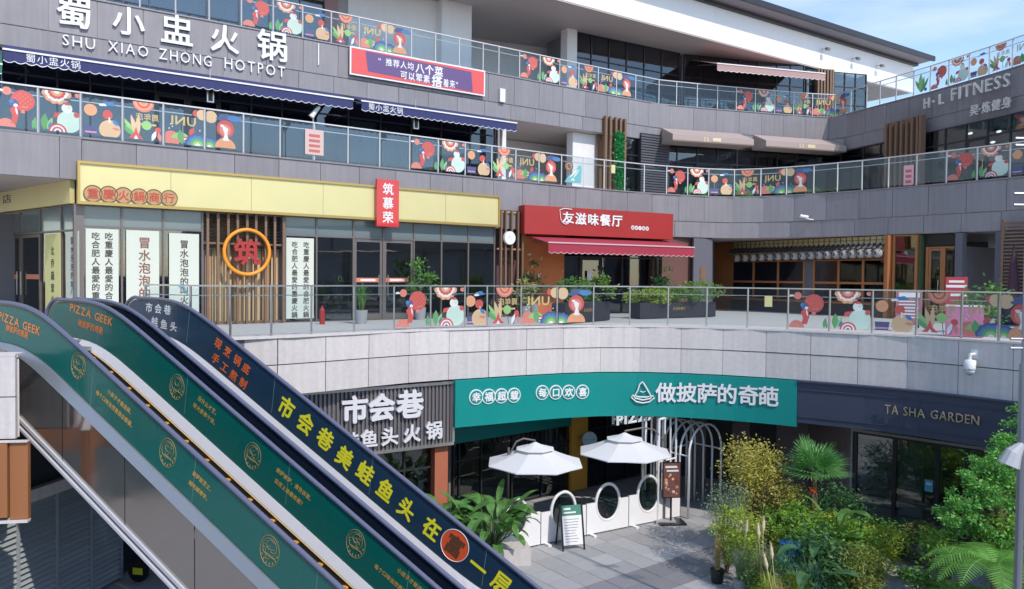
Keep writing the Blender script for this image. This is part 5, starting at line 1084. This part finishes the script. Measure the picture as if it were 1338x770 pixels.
shrub('leafy_shrub', 'tall green shrub standing at the right picture edge behind the pole', 'shrub', 1345, 640, 17.5, (36,60), 2600, .09, LG, 20, GG)
grass('feathery green grass in front of the broad leaved plants', 1045, 800, 380, 1.0, .5, .007, LL, 29)
grass('feathery yellow green grass left of the middle tuft', 1005, 800, 320, 1.0, .45, .007, LL, 30)
shrub('lime_shrub', 'light green shrub rising left of the fan palm trunk', 'shrub', 1030, 655, 19.3, (26,18), 1300, .10, LL, 18, GG, asp=3)
# fan palm
fp = thing('fan_palm', 'fan palm with stiff radiating green fronds in front of the dark lobby', 'palm', (*gp(1058, 660, 19.6)[:2], Z1), GG); r = random.Random(31)
hc = gp(1064, 618, 19.3); b = MB(); b.tube([Vector((hc.x, hc.y, Z1)), Vector((hc.x+.02, hc.y, .3)), hc], [.10,.09,.07], 8); b.build('trunk', TRUNK, fp)
for k in range(24):
    a = k*2.4; el = r.uniform(-.05, 1.25); d = Vector((math.cos(a)*math.cos(el), math.sin(a)*math.cos(el), math.sin(el))); q = hc+d*r.uniform(.25,.4); b = MB(); b.tube([hc, q], .008, 4)
    s = d.cross(Vector((0,0,1))).normalized(); up = s.cross(d).normalized(); N = 26
    for j in range(N):
        t = (j/(N-1)-.5)*math.radians(215); v = (d*math.cos(t)+s*math.sin(t)+up*.12).normalized(); L_ = r.uniform(.66,.82)*(1-.25*abs(t)/1.9); w = v.cross(up).normalized()*.017; e = q+v*L_+Vector((0,0,-.10*L_)); m_ = q+v*L_*.55
        b.face([q, m_+w, e, m_-w])
    b.build('frond', leafm('palm', (.14,.34,.11), .3), fp)
# orange bromeliad, blue pot
bm_ = thing('orange_flower', 'small orange red flower spike below the fan palm', 'flower', (*gp(1062, 650, 18.9)[:2], Z1), GG); c = gp(1062, 643, 18.9); mb = MB(); leafcloud(mb, c, (.06,.06,.10), 50, .07, random.Random(5)); mb.build('petals', mat('flower_orange', (.75,.12,.02), .5), bm_); mb = MB(); mb.tube([Vector((c.x, c.y, Z1)), c], .02, 6); mb.build('stem', TRUNK, bm_)
bp_ = thing('blue_pot', 'blue glazed pot half hidden among the grasses', 'pot', (*gp(1028, 700, 18.0)[:2], Z1), GG); q = gp(1034, 712, 18.0); pot(bp_, (q.x, q.y, Z1), .28, q.z-Z1+.05, mat('blue_glaze', (.02,.10,.30), .2), 'vessel')
# broad leaved banana type plant
def broad(label, c, n, L_, w, h, m, seed, name='banana_plant', spread=.5):
    r = random.Random(seed); t = thing(name, label, 'plant', (c.x, c.y, Z1), GG)
    for k in range(n):
        a = r.uniform(0, 6.28); d = Vector((math.cos(a), math.sin(a), 0)); hh = h*r.uniform(.35, 1.0); p0 = Vector((c.x, c.y, Z1+.25)); p1 = p0+Vector((0,0,hh))+d*spread*r.uniform(.2,.9)
        b = MB(); b.tube([p0+d*.05, p0.lerp(p1, .5)+Vector((0,0,.1)), p1], [.02,.015,.009], 5, 1); bigleaf(b, p1, d+Vector((0,0,r.uniform(.5,2.2))), L_*r.uniform(.7,1.15), w*r.uniform(.8,1.15), r, r.uniform(.5,1.5)); b.build('leaf', [m, leafm('petiole', (.10,.18,.05))], t)
    return t
broad('broad leaved plant at the lower middle of the garden', onz(1092, 760, Z1), 13, .75, .13, 1.4, LG, 41)
broad('broad leaved plant close to the bottom edge beside the first', onz(1060, 800, Z1), 10, .7, .12, 1.1, LD, 42)
cst = onz(655, 738, Z1)
st_ = broad('big broad leaved plant in a stone planter behind the escalator', cst+Vector((-.25,0,0)), 64, .85, .125, 1.15, leafm('strelitzia', (.09,.22,.05)), 43, 'strelitzia_plant', 1.0)
fq = Frame(onz(560, 748, Z1), onz(694, 739, Z1)); fbox(fq, 0, fq.L, Z1, Z1+.42, -.6, 0, 'stone_planter', STONE, st_)
broad('broad leaved plant left end of the stone planter', cst+Vector((-1.3,-.1,0)), 40, .80, .12, 1.15, MATS['leaf_strelitzia'], 44, 'strelitzia_plant', .7)
# ferns and tree on the right
def fern(label, x, y, D, n, L_, seed, m):
    r = random.Random(seed); c = gp(x, y, D); t = thing('fern', label, 'fern', (c.x, c.y, Z1), GG); b0 = MB(); b0.tube([Vector((c.x, c.y, Z1)), c], .07, 7); b0.build('trunk', TRUNK, t)
    for k in range(n):
        a = 2*math.pi*k/n+r.uniform(-.2,.2); d = Vector((math.cos(a), math.sin(a), r.uniform(.5,1.3))).normalized(); p = c.copy(); b = MB(); pts = [p.copy()]; s = d.cross(Vector((0,0,1))).normalized(); N = 26
        for j in range(N):
            t_ = j/N; d = (d+Vector((0,0,-.075))).normalized(); p = p+d*L_/N; pts.append(p.copy()); ll = .24*L_*math.sin(math.pi*(t_*.9+.1))
            for sg in (1, -1):
                v = (s*sg+d*.45+Vector((0,0,-.15))).normalized(); w = d*.013*L_; b.face([p-w, p+v*ll*.5-w*.8, p+v*ll, p+v*ll*.5+w*.8, p+w])
        b.tube(pts[::3], .008, 4); b.build('frond', m, t)
fern('large arching fern filling the bottom right corner', 1300, 742, 14.8, 20, 1.45, 51, LW)
fern('smaller fern left of the corner fern', 1245, 775, 15.6, 14, 1.05, 52, LG)
tr = thing('leafy_tree', 'feathery green tree at the right edge in front of the black sign', 'tree', (*gp(1300, 700, 16.5)[:2], Z1)); r = random.Random(61)
base = Vector((*gp(1310, 700, 16.5)[:2], Z1)); fk = gp(1302, 690, 16.5)
b = MB(); b.tube([base, base.lerp(fk, .5)+Vector((.05,0,0)), fk], [.10,.08,.065], 8)
limbs = [(1337,556,16.6),(1322,583,16.3),(1298,603,16.2),(1314,622,16.1),(1276,626,16.0),(1302,648,15.8),(1262,650,15.9),(1286,672,16.6),(1332,645,16.4),(1334,684,16.4),(1266,690,16.6),(1304,700,15.8),(1252,670,15.8),(1318,600,17.3),(1290,640,17.2)]
for x, y, D in limbs: e = gp(x, y, D); m_ = fk.lerp(e, .5)+Vector((0,0,.08)); b.tube([fk, m_, e], [.05,.03,.012], 6)
b.build('trunk', TRUNK, tr); mb = MB()
for x, y, D in limbs+[(1350,540,16.9)]:
    e = gp(x, y, D); leafcloud(mb, e, (.42,.40,.21), 850, .08, r, clumps=13, asp=2.0, up=-.1)
mb.build('crown', leafm('treegreen', (.14,.36,.08), .45), tr)
# ivy on the upper screen
iv = thing('climbing_ivy', 'bright green artificial ivy climbing the brown screen', 'plant', F4.P(F4.ux(809, 12), 10.05, .4)); mb = MB(); r = random.Random(71)
for k in range(1500):
    z = 10.1+3.2*r.random(); u = F4.ux(810, 12, .4)+r.gauss(0,.13)-(.05*(z-12)); p = F4.P(u, z, .32+r.uniform(0,.12)); v = rv(r).normalized(); s = v.cross(rv(r)).normalized(); mb.face([p, p+v*.06+s*.04, p+v*.12, p+v*.06-s*.04])
mb.build('leaves', leafm('ivy', (.02,.28,.08)), iv); mb = MB(); mb.tube([F4.P(F4.ux(810, 12, .4), 10.05, .3), F4.P(F4.ux(810, 12, .4), 13.2, .3)], .02, 5); mb.build('stem', TRUNK, iv)
# terrace planters in front of the red restaurant
PLM = mat('planter_black', (.03,.032,.045), .6, var=.2)
def planter(label, xa, ya, xb, yb, h, seeds, tall):
    a, c = onz(xa, ya, 5.0), onz(xb, yb, 5.0); f = Frame(a, c); t = thing('planter_box', label, 'planter', (*((a+c)/2)[:2], 5.0), 'black planters on the terrace'); fbox(f, 0, f.L, 5.02, 5.0+h, -.5, 0, 'trough', PLM, t)
    fbox(f, .02, f.L-.02, 5.0+h-.05, 5.0+h-.02, -.47, -.03, 'soil', TRUNK, t)
    text(f, '友滋味餐厅', f.L*.5, 5.0+h*.62, .12, .006, mat('ochre_ink', (.5,.3,.08), .5), t)
    for k, (uu, hh, m, sd) in enumerate(seeds):
        mb = MB(); r = random.Random(sd); c = f.P(f.L*uu, 5.0+h+hh*.5, -.25); leafcloud(mb, c, (f.L*.24, .28, hh*.55), 1300, .10, r, up=.3); stems(mb, f.P(f.L*uu, 5.0+h-.05, -.25), c, (f.L*.24,.28,hh*.5), 6, r, .012, 1)
        pl_ = tag(mb.build('shrub', [m, TRUNK]), ['leafy light green shrub growing in the %s planter, %s', ][0] % (label.split(' black')[0], ['left end', 'centre', 'right end'][k]), 'shrub', 'shrubs in the terrace planters')
planter('left black trough before the red restaurant', 738, 424, 797, 419, .66, [(.25,.75,LG,81),(.8,.85,leafm('spring', (.15,.27,.06)),82)], 1)
planter('right black trough before the red restaurant', 836, 417.5, 935, 414.5, .58, [(.15,.5,LL,83),(.5,.6,leafm('spring', (.15,.27,.06)),84),(.82,.8,MATS['leaf_spring'],85)], 1)
# potted plants on the terrace and behind the shop glass
def potted(label, x, yb, D, z, h, w, m, seed, kind='blade', pm=None):
    r = random.Random(seed); c = gp(x, yb, D); c.z = z; t = thing('potted_plant', label, 'plant', c, 'potted plants by the shop windows'); pot(t, c, .2, .42, pm or GP); base = c+Vector((0,0,.4)); mb = MB()
    if kind == 'blade': blades(mb, base, 90, h, w, .022, r, .45)
    else: leafcloud(mb, base+Vector((0,0,h*.55)), (w,w,h*.5), 420, .16, r, asp=2.4)
    mb.tube([base-Vector((0,0,.1)), base+Vector((0,0,h*.7))], .02, 5, 1); mb.build('foliage', [m, TRUNK], t)
potted('strappy palm in a grey pot behind the glass left of the doors', 436, 420, 24.9, 5.0, 1.35, .55, LG, 91)
potted('small strappy palm behind the railing close to the left door', 472, 420, 23.3, 5.0, .9, .4, LG, 92)
potted('leafy plant in a grey pot right of the double doors', 549, 420, 25.8, 5.0, 1.75, .38, LG, 93, 'leaf')
potted('potted shrub against the orange painted wall', 697, 410, 28.8, 5.0, 1.9, .35, LD, 94, 'leaf')
potted('pale leaved plant at the foot of the orange painted wall', 686, 420, 28.0, 5.0, .9, .35, leafm('variegated', (.35,.36,.15)), 95, 'leaf')
potted('potted shrub by the dark restaurant glass under the awning end', 866, 405, 30.2, 5.0, 1.5, .35, LD, 96, 'leaf')
potted('bushy plant behind the far right railing', 1290, 425, 21.6, 5.0, 1.0, .5, LG, 97, 'leaf')
for x, s in ((905,98),(960,99),(1020,100),(1055,101),(1080,102)):
    q = F3b.P(F3b.ux(x, 11), 10.05, .6) if x < 1090 else None; r = random.Random(s); t = thing('potted_plant', {905:'potted plant on the upper terrace below the left tan awning',960:'potted plant on the upper terrace near the left awning end',1020:'potted plant on the upper terrace below the right tan awning',1055:'second potted plant below the right tan awning',1080:'potted plant near the inner corner of the upper terrace'}[x], 'plant', q, 'potted plants on the upper terrace'); pot(t, q, .2, .4, PLM); mb = MB(); leafcloud(mb, q+Vector((0,0,.8)), (.4,.35,.4), 380, .16, r); mb.build('foliage', LG, t)
fe_ = thing('fire_extinguisher', 'small red fire extinguisher standing by the tall poster', 'extinguisher', (*onz(421, 424, 5.0)[:2], 5.0)); q = fe_.location.copy(); b = MB(); b.tube([q, q+Vector((0,0,.42)), q+Vector((0,0,.5)), q+Vector((0,0,.56))], [.08,.08,.03,.03], 10); b.build('cylinder', REDS, fe_); b = MB(); b.tube([q+Vector((0,0,.55)), q+Vector((.1,0,.58))], .015, 5); b.build('handle', BLACKM, fe_)
for xs, lab in (((464,500), 0), ((502,538), 1)):
    pass

# ================================================================== L1 furniture
GW = onz(684, 717, Z1); GE = onz(871, 679, Z1); FB = Frame(GW, GE)
WB = mat('white_board', (.80,.80,.81), .6, var=.05, bump=.1, scale=5); OG = glass('oval_glass', (.35,.45,.42), .10)
ovals = [(675,676,14,24),(736,667,15.5,24),(794,656,15,23.5),(847,645.5,13.5,23.3)]
for k, (x, y, rx, rz) in enumerate(ovals):
    u, z = FB.hit(x, y, 0); ru = abs(FB.hit(x+rx, y, 0)[0]-u); rzz = (FB.hit(x, y-rz, 0)[1]-z)
    t = thing('barrier_panel', ['white cafe barrier with oval window, leftmost and half hidden by leaves', 'white cafe barrier with oval window behind the A-frame menu', 'white cafe barrier with oval window, second from the right', 'white cafe barrier with oval window nearest the white arches'][k], 'barrier', FB.P(u, Z1), 'white oval window barriers')
    half = (FB.hit(ovals[min(k+1, 3)][0], ovals[min(k+1, 3)][1])[0]-u)/2 if k < 3 else 1.25
    half0 = (u-FB.hit(ovals[k-1][0], ovals[k-1][1])[0])/2 if k > 0 else 1.0
    a0, a1 = u-half0+.015, u+half-.015; zt = z+.04; b = MB(); N = 14
    lo = [(u+ru*math.cos(math.pi+math.pi*t_/N), z+rzz*math.sin(math.pi+math.pi*t_/N)) for t_ in range(N+1)]
    lo = [(p, min(q, zt)) for p, q in lo]
    zb = Z1+.04; b.poly(FB, [(a0, zb), (u-ru, zb), (u-ru, zt), (a0, zt)], -.03, .03); b.poly(FB, [(u+ru, zb), (a1, zb), (a1, zt), (u+ru, zt)], -.03, .03)
    for p, q in zip(lo, lo[1:]): b.poly(FB, [(p[0], zb), (q[0], zb), (q[0], q[1]), (p[0], p[1])], -.03, .03)
    b.build('board', WB, t); b = MB(); b.tube([FB.P(u+ru*math.cos(t_*math.pi/16), z+rzz*math.sin(t_*math.pi/16), .0) for t_ in range(33)], .045, 8, cap=False); b.build('oval_frame', WHITE, t, True)
    b = MB(); b.disc(FB, u, z, ru-.02, -.006, .006, rz=rzz-.02); b.build('oval_glass', OG, t)
    for a in (a0+.1,): b = MB(); b.fb(FB, a, a+.1, Z1, Z1+.05, -.2, .25); b.build('foot', WHITE, t)
CAN = mat('canvas_white', (.68,.68,.71), .8, var=.03, trans=.12)
def parasol(label, cx, cy, D, zr, R, post, rot):
    c = gp(cx, cy, D); t = thing('cantilever_parasol', label, 'parasol', (c.x, c.y, Z1), 'white cantilever parasols'); top = zr+.50
    def rim(k, rr, z): a = rot+k*math.pi/4; return Vector((c.x+rr*math.cos(a), c.y+rr*math.sin(a), z))
    def gore(mb, r0, z0, r1, z1, k):
        n = 5
        for j in range(n):
            ta, tb = j/n, (j+1)/n; za, zb_ = z1+(z0-z1)*(1-ta)**1.0, z1+(z0-z1)*(1-tb)
            pa, pb = rim(k, r0+(r1-r0)*ta, za-.03*math.sin(math.pi*ta)), rim(k+1, r0+(r1-r0)*ta, za-.03*math.sin(math.pi*ta)); qa, qb = rim(k, r0+(r1-r0)*tb, zb_-.03*math.sin(math.pi*tb)), rim(k+1, r0+(r1-r0)*tb, zb_-.03*math.sin(math.pi*tb)); mb.face([pa, pb, qb, qa])
    for k in range(8):
        mb = MB(); gore(mb, .32, top-.10, R, zr, k)
        a, c2 = rim(k, R, zr), rim(k+1, R, zr); m_ = (a+c2)/2+Vector((0,0,.0)); mb.face([a, c2, c2-Vector((0,0,.03)), m_-Vector((0,0,.02)), a-Vector((0,0,.03))]); mb.build('canopy_gore', CAN, t)
        b = MB(); b.tube([rim(k, .1, top-.08), rim(k, R*.98, zr-.02)], .012, 4); b.build('rib', FRAMEM, t)
    mb = MB()
    for k in range(8): gore(mb, .02, top+.06, .55, top-.12, k)
    mb.build('vent_cap', CAN, t)
    p = gp(*post); pb = Vector((p.x, p.y, Z1)); pt = Vector((p.x, p.y, top-.10)); ax = Vector((c.x, c.y, top+.10)); b = MB(); b.tube([pb, pt], .035, 8); b.build('post', FRAMEM, t)
    b = MB(); m_ = pt.lerp(ax, .55)+Vector((0,0,.14)); b.tube([pt-Vector((0,0,.25)), pt.lerp(m_, .5)+Vector((0,0,.03)), m_, ax, ax-Vector((0,0,.12))], .026, 8); b.build('arm', FRAMEM, t)
    fbox(Frame((pb.x-.3, pb.y), (pb.x+.3, pb.y)), 0, .6, Z1, Z1+.07, -.3, .3, 'base', GP, t)
parasol('white cantilever parasol on the left, its post beside the broad leaved plant', 699, 606, 20.9, 1.40, 1.36, (664, 640, 20.9), .39)
parasol('white cantilever parasol on the right in front of the orange pillar', 816, 590, 22.2, 1.42, 1.38, (869, 600, 22.8), .3)
# A-frame menu
q = onz(752, 719, Z1); fA = Frame((q.x-.36, q.y-.10), (q.x+.30, q.y+.10)); am = thing('menu_board', 'A-frame menu with green header and white sheet on the paving', 'sign', (q.x, q.y, Z1))
def slant(f, u0, u1, z0, z1, wz, w0, w1):
    P = lambda u, z, w: f.P(u, z, w - wz*(z-Z1)); b = MB(); b.hexa([P(u0,z0,w0),P(u1,z0,w0),P(u1,z0,w1),P(u0,z0,w1),P(u0,z1,w0),P(u1,z1,w0),P(u1,z1,w1),P(u0,z1,w1)]); return b
slant(fA, .05, .60, Z1+.14, Z1+.88, .22, 0, .02).build('sheet', WHITE, am); slant(fA, .05, .60, Z1+.88, Z1+1.14, .22, 0, .02).build('header', mat('menu_green', (.06,.22,.15), .5), am)
for u in (.0, .61): slant(fA, u, u+.04, Z1, Z1+1.18, .22, -.01, .03).build('leg', BLACKM, am); slant(fA, u, u+.04, Z1, Z1+1.15, -.22, -.56, -.53).build('leg', BLACKM, am)
for k in range(9): slant(fA, .10, .10+R_.uniform(.25,.45), Z1+.22+k*.07, Z1+.222+k*.07+.008, .22, .021, .023).build('print_line', TEXTB, am)
def stext(f, body, u, z, size, wz, w, m, par):
    v = text(f, body, u, z, size, 0, m, par)
    for p in v.data.vertices: wp_ = p.co+org(v); dz = wp_.z-Z1; off = f.n*(w-wz*dz); p.co = Vector((p.co.x+off.x, p.co.y+off.y, p.co.z))
    return v
slant(fA, .10, .30, Z1+1.03, Z1+1.08, .22, .021, .024).build('print_line', WHITE, am); slant(fA, .10, .45, Z1+.94, Z1+.98, .22, .021, .024).build('print_line', WHITE, am)
# poster stand
q = onz(876, 683, Z1); fM = Frame((q.x-.27, q.y-.03), (q.x+.30, q.y+.03)); ms_ = thing('poster_stand', 'black poster stand with a food picture by the arches', 'sign', (q.x, q.y, Z1))
fbox(fM, -.12, .68, Z1, Z1+.04, -.3, .3, 'base', BLACKM, ms_); b = MB(); b.tube([fM.P(.28, Z1+.03, 0), fM.P(.28, Z1+1.0, 0)], .03, 8); b.build('post', BLACKM, ms_)
fbox(fM, 0, .56, Z1+.75, Z1+1.82, .0, .04, 'frame', BLACKM, ms_); fbox(fM, .03, .53, Z1+.78, Z1+1.79, .041, .045, 'picture', mat('poster_brown', (.16,.07,.06), .4, var=.6, scale=6), ms_)
for k in range(16):
    b = MB(); b.disc(fM, R_.uniform(.09,.46), R_.uniform(Z1+.86, Z1+1.45), R_.uniform(.02,.05), .046, .048+.0004*k, n=9); b.build('picture_detail', PM[PN.index(R_.choice(['orange','tan','white','coral','brown']))], ms_)
fbox(fM, .08, .44, Z1+1.65, Z1+1.71, .0455, .049, 'print_line', WHITE, ms_); fbox(fM, .12, .48, Z1+1.54, Z1+1.59, .0455, .049, 'print_line', WHITE, ms_)
# white tube arches
ga = thing('arch_frames', 'row of white tube arches and upright frames at the pizza shop entrance', 'arch', (*onz(900, 676, Z1)[:2], Z1))
a, c = onz(899, 678, Z1), onz(941, 664, Z1); a = Vector((a.x, a.y)); c = Vector((c.x, c.y)); d = (c-a).normalized(); nb = Vector((-d.y, d.x)); wd = (c-a).length
def arch(o, w_, h_, r=.035):
    pts = [Vector((*(a+nb*o), Z1))] + [Vector((*(a+nb*o+d*(w_/2-w_/2*math.cos(math.radians(t)))), h_-w_/2+w_/2*math.sin(math.radians(t)))) for t in range(0, 181, 12)] + [Vector((*(a+nb*o+d*w_), Z1))]
    b = MB(); b.tube(pts, r, 6); return b
for k in range(5): arch(k*.33, wd, 1.98).build('arch_tube', WHITE, ga, True)
for zz in (1.1,):
    for u in (0, wd): b = MB(); b.tube([Vector((*(a+d*u), zz)), Vector((*(a+d*u+nb*1.32), zz))], .025, 5); b.build('tie', WHITE, ga)
for (o, u0, u1, h_) in ((.40,-.95,-.12,2.28),(.9,-.95,-.12,2.28),(1.3,-.6,wd+.2,2.28)):
    b = MB(); A_ = a+nb*o; pts = [Vector((*(A_+d*u0), Z1)), Vector((*(A_+d*u0), h_)), Vector((*(A_+d*u1), h_)), Vector((*(A_+d*u1), Z1))]
    for p, q in zip(pts, pts[1:]): b.tube([p, q], .035, 6)
    for j in (1, 2): u = u0+(u1-u0)*j/3; b.tube([Vector((*(A_+d*u), Z1)), Vector((*(A_+d*u), h_))], .028, 5)
    b.tube([Vector((*(A_+d*u0), 1.0)), Vector((*(A_+d*u1), 1.0))], .03, 5); b.build('upright_frame', WHITE, ga)
# ================================================================== small fixtures
def ptz(label, f, x, y, sc=1.):
    u, z = f.hit(x, y, .35); t = thing('security_camera', label, 'camera', f.P(u, z, 0), 'security cameras on the fascias')
    b = MB(); b.tube([f.P(u, z+.28*sc, .06), f.P(u, z+.28*sc, .35), f.P(u, z+.16*sc, .35)], .035*sc, 7); b.build('arm', WHITE, t)
    b = MB(); b.tube([f.P(u, z+.17*sc, .35), f.P(u, z+.15*sc, .35), f.P(u, z-.02*sc, .35), f.P(u, z-.05*sc, .35)], [.05*sc,.13*sc,.12*sc,.12*sc], 12); b.build('housing', WHITE, t, True)
    b = MB(); b.tube([f.P(u, z-.05*sc, .35), f.P(u, z-.12*sc, .35), f.P(u, z-.18*sc, .35)], [.11*sc,.10*sc,.03*sc], 12); b.build('dome', mat('pale_dome', (.5,.52,.55), .2), t, True); fbox(f, u-.08, u+.08, z+.18*sc, z+.38*sc, .05, .08, 'plate', WHITE, t)
s = P2.sx(1266, 4.6); f = Frame(P2.at(s-.6), P2.at(s+.6)); ptz('white dome security camera on the pale stone band at right', f, 1267, 480, 1.1)
s = P3.sx(1052, 9); f = Frame(P3.at(s-.6), P3.at(s+.6)); u, z = f.hit(1052, 284, .3)
t = thing('security_camera', 'small white bullet camera on the grey fascia above the lanterns', 'camera', f.P(u, z, 0), 'security cameras on the fascias'); b = MB(); b.tube([f.P(u+.25, z-.1, .05), f.P(u+.2, z-.1, .3), f.P(u, z-.03, .3)], .03, 6); b.build('bracket', WHITE, t); b = MB(); b.tube([f.P(u+.1, z, .25), f.P(u-.16, z+.05, .45)], .07, 9); b.build('body', WHITE, t)
for (fr, x, y, a_, h_, lab) in ((F4,656,125,.13,.28,'white wall box on the grey fascia right of the banner'),(F4,274.5,123,.11,.28,'thin white framed fixture below the long navy awning'),(F4,543,160,.11,.26,'thin white framed fixture below the shorter navy awning')):
    w_ = .12 if y == 125 else 1.1
    u, z = fr.hit(x, y, w_); t = thing('wall_fixture', lab, 'fixture', fr.P(u, z, w_)); fbox(fr, u-a_, u+a_, z-h_, z+h_, w_-.06, w_+.06, 'box', WHITE if y == 125 else STEEL, t)
    if y != 125: fbox(fr, u-a_+.04, u+a_-.04, z-h_+.04, z+h_-.04, w_+.061, w_+.066, 'face', BLACKM, t); b = MB(); b.tube([fr.P(u, z+h_, w_), fr.P(u, 13.2, w_)], .012, 5); b.build('hanger', STEEL, t)
u, z = F4.hit(411, 146, 1.2); t = thing('spot_lamp', 'angled white spot lamp on a stalk behind the middle railing', 'lamp', F4.P(u, z, 1.2)); b = MB(); b.tube([F4.P(u-.05, z-.2, 1.2), F4.P(u-.05, 10.05, 1.2)], .02, 6); b.build('stalk', STEEL, t); b = MB(); b.tube([F4.P(u-.12, z-.2, 1.2), F4.P(u+.15, z+.18, 1.25)], [.1,.06], 8); b.build('head', WHITE, t)
# papers tied to railings
def paper(path, z0, x, y, wpx, hpx, m, label, body=None):
    s = path.sx(x, z0); f = Frame(path.at(s-.4), path.at(s+.4)); u, z = f.hit(x, y, .06); w_ = abs(f.hit(x+wpx/2, y, .06)[0]-u); h_ = abs(f.hit(x, y+hpx/2, .06)[1]-z); t = thing('railing_notice', label, 'notice', f.P(u, z, .06), 'notices tied to the railings'); fbox(f, u-w_, u+w_, z-h_, z+h_, .045, .052, 'sheet', m, t)
    for k in range(body or 0): fbox(f, u-w_*.6, u+w_*.6, z-h_*.8+k*h_*1.6/body, z-h_*.8+(k+.55)*h_*1.6/body, .0525, .055, 'print_line', mat('faded_red', (.50,.14,.13), .6), t)
PK = mat('pink_paper', (.72,.42,.48), .6)
paper(P3r, 10.6, 411, 186, 24, 33, mat('coral_paper', (.62,.45,.42), .6), 'faded coral notice on the middle railing below the spot lamp', 4)
paper(P3r, 10.6, 1187, 229, 13, 26, PK, 'pink notice on the railing below the brown fins', 3)
paper(P2r, 5.6, 1004, 394, 10, 14, mat('yellow_paper', (.66,.62,.3), .6), 'small yellow notice on the lowest railing below the lanterns')
paper(P3r, 10.6, 801.5, 221, 5, 11, MATS['yellow_paper'], 'tiny yellow notice by the ivy screen')
mp_ = thing('promo_stand', 'white and maroon printed stand behind the far right railing', 'sign', (*onz(1187, 428, 5.0)[:2], 5.0)); q = mp_.location; f = Frame((q.x-.34, q.y+.15), (q.x+.34, q.y-.15)); fbox(f, 0, f.L, 5.08, 6.15, -.02, .02, 'board', mat('mauve_print', (.38,.16,.20), .5), mp_); fbox(f, .08, f.L-.08, 5.95, 6.10, .021, .027, 'title', WHITE, mp_)
for k in range(6): fbox(f, .08, f.L-.1-.05*(k % 3), 5.3+k*.1, 5.34+k*.1, .021, .027, 'print_line', WHITE, mp_)
for u in (.1, f.L-.1): fbox(f, u-.02, u+.02, 5.0, 5.08, -.15, .15, 'foot', BLACKM, mp_)
pb_ = thing('pink_box', 'pink printed box standing behind the far right railing', 'box', (*onz(1268, 442, 5.0)[:2], 5.0)); q = pb_.location; f = Frame((q.x-.36, q.y+.5), (q.x+.40, q.y+.1)); fbox(f, 0, f.L, 5.02, 5.80, -.4, 0, 'carton', mat('pink_carton', (.60,.22,.38), .6, var=.1), pb_); fbox(f, -.01, f.L+.01, 5.80, 5.84, -.41, .01, 'lid', WHITE, pb_)
# lamp pole right edge
LX = gp(1342, 300, 12.0); lp = thing('lamp_pole', 'slim grey lamp pole with cross brackets at the right picture edge', 'street lamp', (LX.x, LX.y, Z1)); PG = mat('pole_grey', (.30,.32,.36), .35, .6)
b = MB(); b.tube([Vector((LX.x, LX.y, Z1)), Vector((LX.x, LX.y, 5.2))], .06, 10); b.tube([Vector((LX.x, LX.y, 5.2)), Vector((LX.x, LX.y, 11.5))], .035, 10); b.build('pole', PG, lp)
for y in (181, 190, 253, 268, 443, 455):
    z = gp(1325, y, 12).z; b = MB(); b.tube([Vector((LX.x-.22, LX.y, z)), Vector((LX.x+.35, LX.y, z))], .022, 8); b.build('bracket', PG, lp)
b = MB(); z = gp(1325, 600, 12).z; b.tube([Vector((LX.x, LX.y-.02, z+.25)), Vector((LX.x-.12, LX.y, z+.1)), Vector((LX.x-.2, LX.y, z-.1))], [.05,.12,.16], 10); b.build('lamp_head', mat('lamp_shell', (.45,.46,.48), .4), lp)
rw = thing('right_wing_wall', 'dark glazed wall of the right wing beyond the picture edge', 'wall', (22, 6, Z1))
for (a, c, z0, z1) in (((19.0,22.5),(22.5,-8),Z1,5.0),((20.6,21.5),(24.5,-8),5.05,8.2),((20.9,12),(24.0,-8),8.2,10.05),((22,22),(24.5,15),10.1,13.2)):
    f = Frame(a, c); fbox(f, 0, f.L, z0, z1, -.3, 0, 'wall_face', mat('wing_wall', (.34,.35,.39), .6, var=.1), rw)
    for k in range(9): fbox(f, f.L*k/9, f.L*k/9+.12, z0, z1, .01, .12, 'mullion', FRAMEM, rw)
# the wing behind the viewer, seen only in reflections
ob = thing('opposite_wing', 'grey wing of the mall on the near side of the courtyard', 'building', (-5, -9, Z1)); fo = Frame((-34,-8), (26,-8)); fo.n = Vector((0, 1))
fbox(fo, 0, 60, Z1, 6.2, -8, -.3, 'wall', STONE, ob)
fbox(fo, 0, 60, 3.6, 5.0, -.3, .1, 'stone_band', STONE, ob); 
for k in range(24):
    a = k*2.5
    fbox(fo, a+.1, a+2.3, Z1, 3.0, -.28, -.2, 'window', MATS['blue_black'], ob)
lft = thing('side_wing', 'grey wing of the mall left of the viewer', 'building', (-22, 0, Z1)); fl = Frame((-20,-8), (-20,36)); fl.n = Vector((1, 0))
fbox(fl, 0, 44, Z1, 6.0, -6, -.3, 'wall', STONE, lft); fbox(fl, 0, 44, 2.9, 5.2, -.3, .1, 'stone_band', STONE, lft)
for k in range(1): fbox(fl, 0, 44, Z1, .88, -.3, .02, 'louvre_panel', mat('louvre_far', (.09,.13,.15), .5, streak=.3), lft)
for k in range(36): fbox(fl, k*.72, k*.72+.5, .9, 2.9, -.2, .0, 'fin', MATS['copper_brown'], lft)
